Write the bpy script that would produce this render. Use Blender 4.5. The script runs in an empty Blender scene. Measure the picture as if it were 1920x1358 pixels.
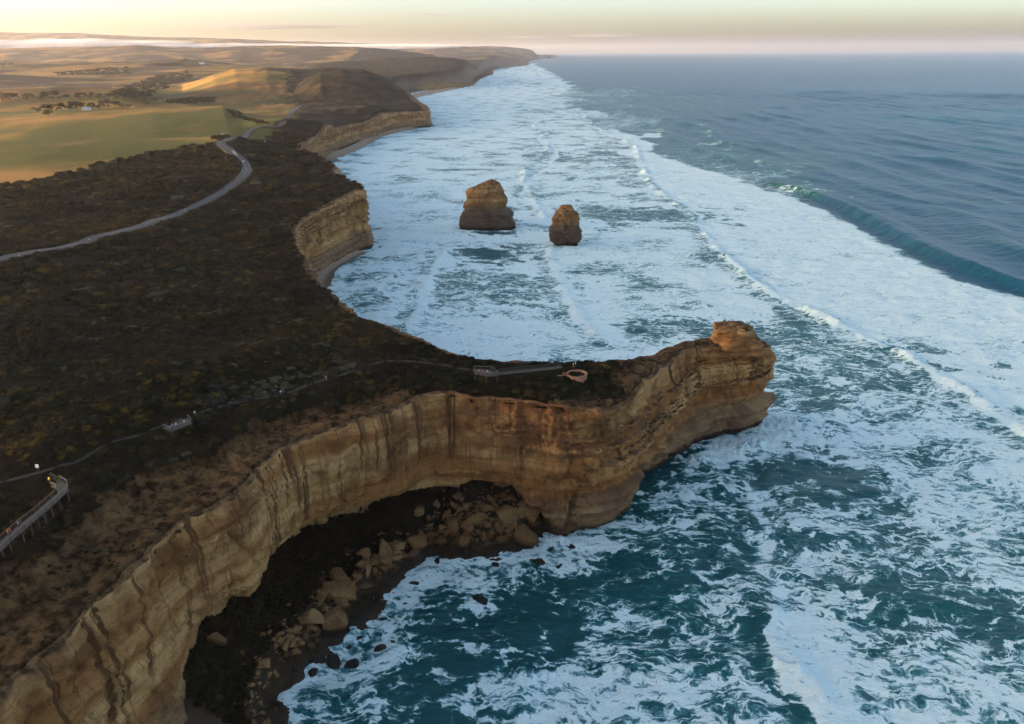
import bpy, bmesh, math, random, re
import numpy as np
from mathutils import Matrix, Vector

# ------------------------------------------------------------------ camera, sky, sun, exposure
SC = bpy.context.scene
COL = SC.collection
CAM_H = 150.0                      # drone height above the sea, metres
FPX = 1493.0                       # focal length in photograph pixels (28 mm equivalent)
PITCH = math.atan(581.5 / FPX)
ROLL = math.radians(0.36)
SUN_AZ, SUN_EL = math.radians(-96), math.radians(2.3)     # azimuth clockwise from +Y

FW = np.array([0, math.cos(PITCH), -math.sin(PITCH)])
_u0 = np.array([0, math.sin(PITCH), math.cos(PITCH)]); _r0 = np.array([1.0, 0, 0])
RT = math.cos(ROLL) * _r0 - math.sin(ROLL) * _u0
UP = math.cos(ROLL) * _u0 + math.sin(ROLL) * _r0
cam = bpy.data.cameras.new('camera')
cam.sensor_width = 36; cam.lens = FPX / 1920 * 36; cam.clip_start = 1; cam.clip_end = 400000
camo = bpy.data.objects.new('camera', cam); COL.objects.link(camo)
M = Matrix.Identity(4)
for i in range(3):
    M[i][0], M[i][1], M[i][2] = RT[i], UP[i], -FW[i]
M[2][3] = CAM_H
camo.matrix_world = M
SC.camera = camo

W = bpy.data.worlds.new('World'); SC.world = W; W.use_nodes = True
_n = W.node_tree.nodes
sky = _n.new('ShaderNodeTexSky'); sky.sky_type = 'NISHITA'; sky.sun_disc = False
sky.sun_elevation = SUN_EL; sky.sun_rotation = SUN_AZ
sky.altitude = 0; sky.air_density = 0.42; sky.dust_density = 2.5; sky.ozone_density = 0.5
W.node_tree.links.new(sky.outputs[0], _n['Background'].inputs[0])
_n['Background'].inputs[1].default_value = 0.15

sl = bpy.data.lights.new('sun', 'SUN'); sl.energy = 4.6; sl.angle = math.radians(0.6); sl.color = (1.0, 0.72, 0.45)
suno = bpy.data.objects.new('sun', sl); COL.objects.link(suno)
_sd = Vector((math.sin(SUN_AZ) * math.cos(SUN_EL), math.cos(SUN_AZ) * math.cos(SUN_EL), math.sin(SUN_EL)))
suno.rotation_euler = _sd.to_track_quat('Z', 'Y').to_euler()

SC.view_settings.view_transform = 'Standard'; SC.view_settings.look = 'None'
SC.view_settings.gamma = 1; SC.view_settings.use_curve_mapping = False
SC.view_settings.exposure = 2.72
SC.cycles.max_bounces = 5; SC.cycles.diffuse_bounces = 3; SC.cycles.glossy_bounces = 2
SC.cycles.transmission_bounces = 2; SC.cycles.volume_bounces = 1; SC.cycles.transparent_max_bounces = 4
SC.cycles.caustics_reflective = False; SC.cycles.caustics_refractive = False
SC.cycles.use_denoising = True; SC.cycles.adaptive_threshold = 0.03

HAZE = 2.3e-5                       # haze density, per metre
rng = np.random.default_rng(7)
random.seed(7)

# ------------------------------------------------------------------ surveying helpers: a photograph pixel and a height give a place
def ray(px, py):
    return FW + RT * ((px - 960) / FPX) - UP * ((py - 679) / FPX)
def at(px, py, z=0.0):
    d = ray(px, py); t = (z - CAM_H) / d[2]
    return np.array([d[0] * t, d[1] * t, z])
def at_y(px, py, Y):
    d = ray(px, py); t = Y / d[1]
    return np.array([d[0] * t, Y, CAM_H + d[2] * t])

# ------------------------------------------------------------------ numpy noise
_perm = np.random.default_rng(3).permutation(4096).astype(np.int32)
_gr = np.random.default_rng(5).uniform(-1, 1, (4096, 3)); _gr = (_gr / np.linalg.norm(_gr, axis=1)[:, None]).astype(np.float32)
_g0, _g1, _g2 = [np.ascontiguousarray(_gr[:, i]) for i in range(3)]
def _fl(x):
    xi = np.floor(x); return xi.astype(np.int32), (x - xi).astype(np.float32)
def _fade(t): return t * t * t * (t * (t * 6 - 15) + 10)
def pn(x, y, z=0.0):
    """gradient noise, about -0.7..0.7 (a scalar z picks a two-dimensional slice)"""
    x = np.asarray(x, np.float64); y = np.asarray(y, np.float64)
    xi, xf = _fl(x); yi, yf = _fl(y); u, v = _fade(xf), _fade(yf); r = 0
    if np.ndim(z) == 0:
        k = int(round(float(z) * 37)) & 4095
        for a in (0, 1):
            pa = _perm[(xi + a) & 4095] + k
            for b in (0, 1):
                h = _perm[(pa + yi + b) & 4095]
                d = _g0[h] * (xf - a) + _g1[h] * (yf - b)
                r = r + d * ((u if a else 1 - u) * (v if b else 1 - v))
        return r * 1.7
    zi, zf = _fl(np.zeros_like(x) + z); w = _fade(zf)
    for a in (0, 1):
        pa = _perm[(xi + a) & 4095]
        for b in (0, 1):
            pb = _perm[(pa + yi + b) & 4095]
            for c in (0, 1):
                h = _perm[(pb + zi + c) & 4095]
                d = _g0[h] * (xf - a) + _g1[h] * (yf - b) + _g2[h] * (zf - c)
                r = r + d * ((u if a else 1 - u) * (v if b else 1 - v) * (w if c else 1 - w))
    return r * 1.4
def fbm(x, y, z=0.0, oct=4, gain=0.5, lac=2.03):
    r = 0; a = 1; f = 1
    for o in range(oct):
        r = r + a * pn(np.asarray(x) * f + 17.3 * o, np.asarray(y) * f - 9.1 * o, (z * f if np.ndim(z) else z) + 4.7 * o); a *= gain; f *= lac
    return r
def sst(a, b, x):
    t = np.clip((np.asarray(x, float) - a) / (b - a), 0, 1); return t * t * (3 - 2 * t)

# ------------------------------------------------------------------ plan geometry helpers
def catmull(P, n_per):
    P = np.asarray(P, float); out = []; par = []
    for i in range(len(P) - 1):
        p0 = P[max(i - 1, 0)]; p1 = P[i]; p2 = P[i + 1]; p3 = P[min(i + 2, len(P) - 1)]
        n = n_per if np.isscalar(n_per) else n_per[i]
        t = np.linspace(0, 1, int(n), endpoint=False)[:, None]
        out.append(0.5 * (2 * p1 + (p2 - p0) * t + (2 * p0 - 5 * p1 + 4 * p2 - p3) * t ** 2 + (3 * p1 - p0 - 3 * p2 + p3) * t ** 3))
        par.append(i + t[:, 0])
    out.append(P[-1:]); par.append([len(P) - 1])
    return np.vstack(out), np.concatenate(par)
def poly_dist(x, y, L, closed=False):
    """unsigned distance of points to a polyline, in chunks of segments"""
    x = np.ravel(x); y = np.ravel(y)
    A = L[:-1]; B = L[1:]
    if closed:
        A = L; B = np.roll(L, -1, axis=0)
    d2 = np.full(x.shape, 1e18)
    for a, b in zip(A, B):
        e = b - a; l2 = max(e @ e, 1e-9)
        t = np.clip(((x - a[0]) * e[0] + (y - a[1]) * e[1]) / l2, 0, 1)
        q = (x - a[0] - t * e[0]) ** 2 + (y - a[1] - t * e[1]) ** 2
        np.minimum(d2, q, out=d2)
    return np.sqrt(d2)
def inside(x, y, L):
    x = np.ravel(x); y = np.ravel(y); c = np.zeros(x.shape, bool)
    for a, b in zip(L, np.roll(L, -1, axis=0)):
        if a[1] == b[1]: continue
        m = ((a[1] > y) != (b[1] > y)) & (x < (b[0] - a[0]) * (y - a[1]) / (b[1] - a[1]) + a[0])
        c ^= m
    return c
def pts(lst, z=0.0):
    return np.array([at(p[0], p[1], p[2] if len(p) > 2 else z)[:2] for p in lst])

# ------------------------------------------------------------------ mesh helpers
def mesh_obj(name, V, Fq, mat, parent=None, smooth=True, attrs=None, mats=None, midx=None):
    me = bpy.data.meshes.new(name)
    V = np.asarray(V, np.float32).reshape(-1, 3); Fq = np.asarray(Fq, np.int32)
    k = Fq.shape[1]
    me.vertices.add(len(V)); me.vertices.foreach_set('co', V.ravel())
    me.loops.add(Fq.size); me.loops.foreach_set('vertex_index', Fq.ravel())
    me.polygons.add(len(Fq)); me.polygons.foreach_set('loop_start', np.arange(0, Fq.size, k, dtype=np.int32))
    me.polygons.foreach_set('loop_total', np.full(len(Fq), k, np.int32))
    me.update(calc_edges=True); me.validate()
    me.polygons.foreach_set('use_smooth', np.full(len(me.polygons), smooth, bool))
    for an, av in (attrs or {}).items():
        av = np.asarray(av, np.float32)
        if av.ndim == 1:
            a = me.attributes.new(an, 'FLOAT', 'POINT'); a.data.foreach_set('value', av)
        else:
            a = me.attributes.new(an, 'FLOAT_COLOR', 'POINT')
            c = np.ones((len(av), 4), np.float32); c[:, :3] = av; a.data.foreach_set('color', c.ravel())
    for m in (mats or [mat]):
        me.materials.append(m)
    if midx is not None:
        me.polygons.foreach_set('material_index', np.asarray(midx, np.int32))
    o = bpy.data.objects.new(name, me); COL.objects.link(o)
    if parent is not None: o.parent = parent
    return o
def grid_faces(n, m, mask=None):
    i = np.arange(n - 1)[:, None] * m + np.arange(m - 1)[None, :]
    f = np.stack([i, i + m, i + m + 1, i + 1], -1)
    f = f[mask] if mask is not None else f.reshape(-1, 4)
    return f
def compact(V, Fq, attrs):
    used = np.unique(Fq); remap = np.full(len(V), -1, np.int64); remap[used] = np.arange(len(used))
    return V[used], remap[Fq], {k: v[used] for k, v in attrs.items()}
def tag(o, label=None, cat=None, group=None, kind=None):
    if label: o['label'] = label
    if cat: o['category'] = cat
    if group: o['group'] = group
    if kind: o['kind'] = kind
    return o
def empty(name, loc=(0, 0, 0), rz=0.0):
    o = bpy.data.objects.new(name, None); COL.objects.link(o); o.location = loc; o.rotation_euler = (0, 0, rz)
    o.empty_display_size = 0.2
    return o
class MB:
    """collects boxes, bars and tubes into one mesh"""
    def __init__(s): s.v = []; s.f = []
    def box(s, c, size, rz=0.0):
        n = len(s.v); cx, sx = math.cos(rz), math.sin(rz)
        for z in (-.5, .5):
            for x, y in ((-.5, -.5), (.5, -.5), (.5, .5), (-.5, .5)):
                a, b = x * size[0], y * size[1]
                s.v.append((c[0] + a * cx - b * sx, c[1] + a * sx + b * cx, c[2] + z * size[2]))
        s.f += [[n, n + 3, n + 2, n + 1], [n + 4, n + 5, n + 6, n + 7]] + [[n + i, n + (i + 1) % 4, n + 4 + (i + 1) % 4, n + 4 + i] for i in range(4)]
        return s
    def bar(s, a, b, w, h=None):
        a = Vector(a); b = Vector(b); h = h or w; d = (b - a).normalized()
        u = d.cross(Vector((0, 0, 1)))
        u = Vector((1, 0, 0)) if u.length < 1e-4 else u.normalized()
        v = u.cross(d); n = len(s.v)
        for p in (a, b):
            for x, y in ((-.5, -.5), (.5, -.5), (.5, .5), (-.5, .5)):
                s.v.append(tuple(p + u * (x * w) + v * (y * h)))
        s.f += [[n, n + 1, n + 2, n + 3], [n + 7, n + 6, n + 5, n + 4]] + [[n + i, n + 4 + i, n + 4 + (i + 1) % 4, n + (i + 1) % 4] for i in range(4)]
        return s
    def tube(s, a, b, r0, r1=None, k=8):
        r1 = r0 if r1 is None else r1
        a = Vector(a); b = Vector(b); d = (b - a).normalized()
        u = d.cross(Vector((0, 0, 1))); u = Vector((1, 0, 0)) if u.length < 1e-4 else u.normalized()
        v = u.cross(d); n = len(s.v)
        for p, r in ((a, r0), (b, r1)):
            for i in range(k):
                t = 2 * math.pi * i / k; s.v.append(tuple(p + u * (r * math.cos(t)) + v * (r * math.sin(t))))
        s.f += [[n + i, n + k + i, n + k + (i + 1) % k, n + (i + 1) % k] for i in range(k)]
        s.f += [list(range(n, n + k)), list(range(n + 2 * k - 1, n + k - 1, -1))]
        return s
    def build(s, name, mat, parent=None, smooth=False):
        me = bpy.data.meshes.new(name); me.from_pydata(s.v, [], s.f); me.materials.append(mat)
        if smooth:
            me.polygons.foreach_set('use_smooth', np.ones(len(me.polygons), bool))
        o = bpy.data.objects.new(name, me); COL.objects.link(o); o.parent = parent
        return o

# ------------------------------------------------------------------ materials
class NT:
    def __init__(s, name):
        s.m = bpy.data.materials.new(name); s.m.use_nodes = True
        s.t = s.m.node_tree; s.b = s.t.nodes['Principled BSDF']; s.out = s.t.nodes['Material Output']
        s.b.inputs['Specular IOR Level'].default_value = 0.25
    def n(s, typ, **kw):
        x = s.t.nodes.new('ShaderNode' + typ)
        for k, v in kw.items(): setattr(x, k, v)
        return x
    def l(s, a, b): s.t.links.new(a, b); return b
    def put(s, sock, v):
        if hasattr(v, 'is_linked') or isinstance(v, bpy.types.NodeSocket): s.l(v, sock)
        else:
            try: sock.default_value = v
            except Exception: sock.default_value = tuple(v) + (1,)
    def math(s, op, a, b=0.0, c=0.0, clamp=False):
        x = s.n('Math', operation=op, use_clamp=clamp); s.put(x.inputs[0], a); s.put(x.inputs[1], b)
        if op in ('MULTIPLY_ADD', 'SMOOTH_MIN', 'SMOOTH_MAX'): s.put(x.inputs[2], c)
        return x.outputs[0]
    def mix(s, f, a, b, mode='MIX'):
        x = s.n('Mix', data_type='RGBA', blend_type=mode); s.put(x.inputs[0], f); s.put(x.inputs[6], a); s.put(x.inputs[7], b)
        return x.outputs[2]
    def sst(s, lo, hi, v):
        x = s.n('MapRange', interpolation_type='SMOOTHSTEP'); s.put(x.inputs[0], v); s.put(x.inputs[1], lo); s.put(x.inputs[2], hi)
        return x.outputs[0]
    def mr(s, v, a, b, c, d):
        x = s.n('MapRange'); s.put(x.inputs[0], v)
        for i, q in enumerate((a, b, c, d)): s.put(x.inputs[i + 1], q)
        return x.outputs[0]
    def pos(s, scale=(1, 1, 1)):
        g = s.n('NewGeometry'); x = s.n('Mapping'); s.l(g.outputs['Position'], x.inputs[0]); x.inputs['Scale'].default_value = scale
        return x.outputs[0]
    def obj(s, scale=(1, 1, 1)):
        g = s.n('TexCoord'); x = s.n('Mapping'); s.l(g.outputs['Object'], x.inputs[0]); x.inputs['Scale'].default_value = scale
        return x.outputs[0]
    def noise(s, vec, scale=1.0, det=4, rough=0.55, dist=0.0):
        x = s.n('TexNoise'); s.l(vec, x.inputs['Vector']); s.put(x.inputs['Scale'], scale); x.inputs['Detail'].default_value = det
        x.inputs['Roughness'].default_value = rough; x.inputs['Distortion'].default_value = dist
        return x.outputs[0]
    def noise2(s, vec, scale=1.0, det=4, rough=0.55):
        x = s.n('TexNoise', noise_dimensions='2D'); s.l(vec, x.inputs['Vector']); s.put(x.inputs['Scale'], scale); x.inputs['Detail'].default_value = det
        x.inputs['Roughness'].default_value = rough
        return x.outputs[0]
    def vor(s, vec, scale, feature='DISTANCE_TO_EDGE', rnd=1.0):
        x = s.n('TexVoronoi', feature=feature); s.l(vec, x.inputs['Vector']); s.put(x.inputs['Scale'], scale); x.inputs['Randomness'].default_value = rnd
        return x.outputs[0]
    def attr(s, name):
        return s.n('Attribute', attribute_name=name)
    def xyz(s, v):
        x = s.n('SeparateXYZ'); s.l(v, x.inputs[0]); return x.outputs
    def comb(s, a, b, c):
        x = s.n('CombineXYZ'); s.put(x.inputs[0], a); s.put(x.inputs[1], b); s.put(x.inputs[2], c); return x.outputs[0]
    def bump(s, h, strength=0.5, dist=1.0):
        x = s.n('Bump'); s.put(x.inputs['Height'], h); s.put(x.inputs['Strength'], strength); x.inputs['Distance'].default_value = dist
        s.l(x.outputs[0], s.b.inputs['Normal']); return x
    def base(s, c, rough=0.8):
        s.put(s.b.inputs['Base Color'], c); s.put(s.b.inputs['Roughness'], rough); return s.m

def plain(name, c, rough=0.7, var=0.25, scale=3.0, metal=0.0):
    t = NT(name); nz = t.noise(t.obj(), scale, 5)
    col = t.mix(nz, tuple(x * (1 - var) for x in c), tuple(min(1, x * (1 + var)) for x in c))
    t.b.inputs['Metallic'].default_value = metal
    return t.base(col, rough)

def mat_rock(name, tan=(0.41, 0.178, 0.056), pale=(0.68, 0.39, 0.155), brown=(0.14, 0.052, 0.017), grey=(0.155, 0.115, 0.085), lowz=17.0, streak=1.0, coast=True):
    """bedded limestone: pale and ochre beds, dark recessed seams, brown run-off streaks, greyer lower beds, wet foot"""
    t = NT(name)
    P = t.pos(); x, y, z = t.xyz(P)
    warp = t.math('MULTIPLY', t.math('SUBTRACT', t.noise(t.pos((0.02, 0.02, 0.02)), 1.0, 3), 0.5), 7.0)
    zz = t.math('ADD', z, warp)
    bed = t.noise(t.comb(t.math('MULTIPLY', x, 0.012), t.math('MULTIPLY', y, 0.012), t.math('MULTIPLY', zz, 0.17)), 1.0, 5, 0.6)
    fine = t.noise(t.comb(t.math('MULTIPLY', x, 0.06), t.math('MULTIPLY', y, 0.06), t.math('MULTIPLY', zz, 1.6)), 1.0, 4, 0.6)
    blotch = t.noise(t.pos(), 0.10, 5, 0.6)
    c = t.mix(t.sst(0.38, 0.62, bed), tan, pale)
    c = t.mix(t.math('MULTIPLY', t.sst(0.47, 0.64, blotch), 0.75), c, (0.18, 0.073, 0.023))
    c = t.mix(t.math('MULTIPLY', t.sst(0.56, 0.68, fine), 0.40), c, brown)
    # run-off streaks that start at a bed and hang down from it
    st = t.attr('s').outputs['Fac'] if coast else t.math('ADD', t.math('MULTIPLY', x, 0.9), t.math('MULTIPLY', y, 0.7))
    hf = t.attr('hf').outputs['Fac'] if coast else t.math('DIVIDE', z, 45.0)
    w1 = t.noise(t.comb(t.math('MULTIPLY', st, 0.34), t.math('MULTIPLY', hf, 0.7), 0.0), 1.0, 4, 0.68)
    ln = t.noise(t.comb(t.math('MULTIPLY', st, 0.13), 7.7, 0.0), 1.0, 2)
    reach = t.sst(t.math('SUBTRACT', 0.95, ln), t.math('ADD', t.math('SUBTRACT', 0.95, ln), 0.18), hf)
    sk = t.math('MULTIPLY', t.math('MULTIPLY', t.sst(0.53, 0.62, w1), reach), 0.9 * streak)
    c = t.mix(sk, c, (0.105, 0.043, 0.016))
    w2 = t.noise(t.comb(t.math('MULTIPLY', st, 1.7), t.math('MULTIPLY', hf, 1.1), 3.0), 1.0, 3, 0.6)
    c = t.mix(t.math('MULTIPLY', t.sst(0.54, 0.66, w2), 0.55 * streak), c, (0.17, 0.08, 0.03))
    # greyer, darker lower beds
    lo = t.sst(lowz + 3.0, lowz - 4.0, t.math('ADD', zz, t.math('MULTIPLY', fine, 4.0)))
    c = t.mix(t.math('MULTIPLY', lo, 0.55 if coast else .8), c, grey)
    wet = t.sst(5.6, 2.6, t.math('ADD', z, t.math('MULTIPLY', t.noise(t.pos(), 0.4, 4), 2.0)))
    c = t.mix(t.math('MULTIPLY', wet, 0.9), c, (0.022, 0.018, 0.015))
    # soil and turf on the flat tops
    g = t.n('NewGeometry'); nz = t.xyz(g.outputs['Normal'])[2]
    soil = t.math('MULTIPLY', t.sst(0.55, 0.85, nz), t.sst(20.0, 26.0, z))
    sc = t.mix(t.sst(.4, .62, t.noise(t.pos(), 0.35, 6, .7)), (0.035, 0.018, 0.009), (0.25, 0.14, 0.06))
    c = t.mix(soil, c, sc)
    if coast:
        red = t.attr('red').outputs['Fac']
        rn = t.noise(t.pos(), 0.22, 5, 0.65)
        c = t.mix(t.math('MULTIPLY', red, t.sst(0.35, 0.6, rn)), c, t.mix(t.noise(t.pos(), 1.1, 4), (0.075, 0.032, 0.018), (0.22, 0.105, 0.05)))
    grain = t.noise(t.pos(), 2.6, 6, 0.7)
    c = t.mix(1.0, c, t.mix(grain, (0.62, 0.62, 0.62), (1.3, 1.3, 1.3)), 'MULTIPLY')
    hgt = t.math('ADD', t.math('MULTIPLY', fine, 1.0), t.math('MULTIPLY', t.noise(t.pos(), 0.9, 7, 0.72), 0.9))
    crack = t.vor(t.comb(t.math('MULTIPLY', x, 0.28), t.math('MULTIPLY', y, 0.28), t.math('MULTIPLY', zz, 0.5)), 1.0)
    hgt = t.math('ADD', hgt, t.math('MULTIPLY', t.sst(0.0, 0.05, crack), 0.25))
    t.bump(hgt, 0.8, 1.2)
    t.b.inputs['Specular IOR Level'].default_value = 0.15
    return t.base(c, 0.9)

MAT = {}
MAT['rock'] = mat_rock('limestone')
MAT['stack'] = mat_rock('stack_limestone', tan=(.30, .15, .055), pale=(.46, .28, .12), grey=(.075, .060, .050), lowz=22.0, streak=0.45, coast=False)
MAT['boulder'] = mat_rock('boulder_limestone', tan=(0.20, 0.105, 0.042), pale=(0.34, 0.20, 0.088), lowz=-20, streak=0.0, coast=False)

# ------------------------------------------------------------------ the coast: cliff-edge stations with a profile each
# profile = 12 points (outward offset, height) from just inland of the edge down the face to below the water
def pr_plain(zT, batter=2.5):
    f = [0.90, 0.74, 0.56, 0.42, 0.32, 0.22, 0.12, 0.04]
    o = [0.6, 1.0, 0.8, 1.0, 1.5, 1.9, 2.3, 2.7]
    return [(-2.6, zT - 1.3), (-1.2, zT), (0, zT - .7)] + [(b * batter / 2.5, zT * a) for a, b in zip(f, o)] + [(batter + .6, -4)]
def pr_left(zT):
    return [(-2.6, zT - 1.3), (-1.2, zT), (0, zT - .7), (1, zT - 5), (1.2, 36), (.6, 27), (.2, 19.5), (1.3, 17.5), (2.3, 12), (2.8, 6), (3.2, 1), (3.4, -4)]
def pr_cove(zT, lip, dep):
    return [(-2.6, zT - 1.3), (-1.2, zT), (0, zT - .7), (.9, zT - 5), (1.1, .6 * zT + .4 * lip), (.7, lip + 5), (-.6, lip), (-dep * .55, lip - .8), (-dep * .85, max(lip - 4, lip * .7)), (-dep, lip * .4), (-dep, 0), (-dep, -4)]
def pr_wall(zT, bench=12.5, cave=0.0, bo=4.3):
    a = zT
    return [(-2.4, a - 1.2), (-1.2, a), (0, a - .7), (.9, a * .86), (2.2, a * .72), (3.6, a * .61), (-.4, a * .58), (-.6, a * .44), (-.8, bench + 1.4), (bo - cave * .1, bench), (bo - 1.5 - cave, bench * .8 if cave > 3 else bench * .45), (-1.8 - cave, -4)]

ST = []      # (x, y, zT, profile, red-soil amount, columns spacing)
def stn(p, prof, red=0.0, sp=0.55): ST.append((p[0], p[1], p[2], prof, red, sp))
def stp(px, py, z, prof, red=0.0, sp=0.55): stn(at(px, py, z), prof, red, sp)
stn((-96, 20, 50), pr_left(50), .2, 2.0)
stn((-92, 62, 50), pr_left(50), .2, 1.0)
stn((-88, 88, 50), pr_left(50), .2, .7)
stp(0, 1308, 50, pr_left(50), .2)
stp(100, 1215, 50, pr_left(50), .2)
stp(200, 1120, 50, pr_left(50), .2)
stp(263, 1057, 50, pr_left(50), .2)
stp(328, 996, 50, pr_cove(50, 22, 3), .15)
stp(389, 958, 50, pr_cove(50, 24, 9), .1)
stp(450, 926, 50, pr_cove(50, 21, 11), .1)
stp(497, 879, 50, pr_cove(50, 24, 12), .1)
stp(563, 827, 50, pr_cove(50, 23, 12), .1)
stp(600, 818, 50, pr_cove(50, 24, 12), .15)
stp(694, 785, 50, pr_cove(50, 22, 12), .25)
stp(750, 771, 49, pr_cove(49, 20, 12), .35)
stp(797, 743, 50, pr_cove(50, 17, 11), .5)
stp(844, 738, 50, pr_cove(50, 17, 11), .6)
stp(894, 746, 49, pr_cove(49, 19, 11), .7)
stp(938, 753, 48, pr_cove(48, 19, 10), .9)
stp(1000, 757, 48, pr_cove(48, 11, 5), 1.0)
stp(1056, 760, 48.5, pr_cove(48.5, 3, 1), 1.0)
stp(1100, 770, 46, pr_wall(46, 11, 0, .6), .9)
stp(1150, 775, 43, pr_wall(43, 11, 0, 1.0), .7)
stp(1190, 748, 43.5, pr_wall(43.5, 13, 0, 1.0), .4)
stp(1222, 712, 44.5, pr_wall(44.5, 17, 8, 2.6), .2)
stp(1260, 682, 43.5, pr_wall(43.5, 13, 3), .1)
stp(1302, 655, 42, pr_wall(42, 13), 0)
stp(1350, 648, 40.5, pr_wall(40.5), 0)
stp(1398, 650, 38.5, pr_wall(38.5), 0)
stn((104, 307, 35.5), pr_wall(35.5), 0, .5)
stn((108, 314, 34), pr_wall(34), 0, .5)
stn((105, 319, 34.5), pr_plain(34.5), 0, .8)
stn((94, 316, 38), pr_plain(38), 0, 1.0)
stn((80, 309, 40), pr_plain(40), 0, 1.2)
stn((64, 294, 42), pr_plain(42), .2, 1.2)
stn((48, 274, 45), pr_plain(45), .4, 1.2)
stn((32, 262, 48), pr_plain(48), .5, 1.2)
stn((14, 258, 50), pr_plain(50), .5, 1.2)
stn((-4, 255, 51), pr_plain(51), .5, 1.2)
stp(868, 668, 52, pr_plain(52), .5, 1.2)
stp(830, 652, 53, pr_plain(53), .3, 1.2)
stp(780, 630, 53, pr_plain(53), .3, 1.2)
stp(720, 606, 53, pr_plain(53), .3, 1.2)
stp(672, 590, 52, pr_plain(52), .3, 1.2)
stp(635, 560, 51, pr_plain(51), .3, 1.2)
stp(605, 535, 50, pr_plain(50), .3, 1.2)
stp(583, 505, 48, pr_plain(48, 1.5), .3, 1.0)
stp(562, 470, 46, pr_plain(46, 1.5), .3, .8)
stp(556, 440, 44, pr_plain(44, 1.5), .3, .8)
stp(566, 414, 44, pr_plain(44, 1.5), .35, .8)
stp(600, 392, 45, pr_plain(45, 1.5), .35, .8)
stp(640, 372, 46, pr_plain(46, 2), .35, .8)
stp(668, 358, 47.5, pr_plain(47.5, 4), .1, .8)
stp(681, 357, 47, pr_plain(47, 4), .1, .8)
stp(678, 347, 46.5, pr_plain(46.5, 4), .1, 1.2)
stp(655, 335, 46.5, pr_plain(46.5), .2, 2)
stp(628, 322, 47, pr_plain(47), .2, 2)
stp(629, 308, 47, pr_plain(47), .2, 2)
stp(605, 294, 47, pr_plain(47), .3, 2)
stp(570, 282, 41, pr_plain(41, 3), .5, 2)
stp(566, 272, 37, pr_plain(37, 3), .6, 2)
stp(600, 254, 35, pr_plain(35, 3), .7, 2)
stp(645, 238, 33, pr_plain(33, 3), .7, 2)
stp(690, 228, 31, pr_plain(31, 3), .6, 2.2)
stp(740, 216, 31, pr_plain(31, 3), .5, 2.2)
stp(790, 210, 32, pr_plain(32, 3), .4, 2.2)
stp(804, 208, 33, pr_plain(33, 3), .4, 2.2)
stp(800, 201, 36, pr_plain(36, 6), .4, 4)
stp(780, 192, 36, pr_plain(36, 8), .4, 6)
stp(762, 184, 30, pr_plain(30, 10), .5, 8)

SP = np.array([s[:2] for s in ST]); SZ = np.array([s[2] for s in ST]); SPR = np.array([s[3] for s in ST]); SRED = np.array([s[4] for s in ST])
seg = np.linalg.norm(np.diff(SP, axis=0), axis=1)
ncol = [max(3, int(round(seg[i] / ST[i][5]))) for i in range(len(seg))]
CP, cpar = catmull(SP, ncol)
# outward normals, smoothed over a few metres
tan = np.gradient(CP, axis=0); tan /= np.linalg.norm(tan, axis=1)[:, None] + 1e-9
sarc = np.concatenate([[0], np.cumsum(np.linalg.norm(np.diff(CP, axis=0), axis=1))])
nrm = np.stack([tan[:, 1], -tan[:, 0]], 1)
ns = np.empty_like(nrm)
for i in range(len(CP)):
    w = np.exp(-((sarc - sarc[i]) / 5.0) ** 2); ns[i] = (nrm * w[:, None]).sum(0)
nrm = ns / np.linalg.norm(ns, axis=1)[:, None]
def par_interp(A):
    i = np.clip(cpar.astype(int), 0, len(A) - 2); f = cpar - i; f = f * f * (3 - 2 * f)
    sh = (len(f),) + (1,) * (A.ndim - 1); f = f.reshape(sh)
    return A[i] * (1 - f) + A[i + 1] * f
for _i in range(len(ST)):
    _k = max(1.0, math.hypot(*SP[_i]) / 280.0); SPR[_i, 0] = (SPR[_i, 0, 0] * _k, SZ[_i] - 1.3 * _k ** .7); SPR[_i, 1, 0] *= _k
CPR = par_interp(SPR); CRED = par_interp(SRED); CZT = par_interp(SZ)

# coast continued far away, for the land outline only
FAR_COAST = np.vstack([pts([(765, 180), (770, 172), (800, 170), (850, 166), (885, 160), (893, 152), (905, 145), (925, 138), (922, 131), (940, 127), (985, 122.5), (991, 120.5), (985, 117), (1000, 112.5), (1035, 108.5), (1046, 106), (1040, 104.2)]),
                       [(-2000, 60000), (-60000, 60000), (-60000, 20), (-96, -60)]])
_pick = [0]                                   # outline thinned with distance
for _i in range(1, len(CP)):
    if sarc[_i] - sarc[_pick[-1]] > np.hypot(*CP[_i]) * 0.010 + .6: _pick.append(_i)
OUT = np.vstack([CP[_pick], CP[-1:], FAR_COAST])
OUT_NEAR = np.vstack([[-98, -60], CP[_pick], CP[-1:]])
FAR_SHORE = np.vstack([CP[-1:], FAR_COAST[:17], [(-2000, 60000)]])

# ------------------------------------------------------------------ height of the land
CTRL = [(0, 1050, 57), (130, 900, 56), (60, 820, 60), (0, 720, 65), (200, 760, 60), (335, 795, 56), (500, 740, 55), (660, 690, 55), (760, 645, 56),
        (300, 690, 62), (680, 605, 54), (500, 650, 58), (0, 600, 62), (300, 560, 58), (500, 560, 55), (600, 560, 52), (0, 490, 61), (270, 425, 56), (462, 325, 54), (415, 268, 55),
        (540, 222, 57), (600, 320, 48), (640, 345, 48), (500, 420, 52), (540, 480, 50), (200, 350, 56), (0, 355, 58), (-300, 700, 68), (-300, 1000, 60), (-300, 500, 66),  # inland heights raised so the plateau shades the headland's rock cap
        (910, 690, 53), (1000, 688, 53), (1075, 684, 52.5), (1150, 680, 50), (1216, 665, 48), (1270, 650, 46), (1314, 640, 42.5), (1350, 642, 42),
        (220, 900, 54), (420, 840, 54), (600, 780, 53), (820, 715, 53), (700, 192, 56), (760, 197, 42)]
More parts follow.
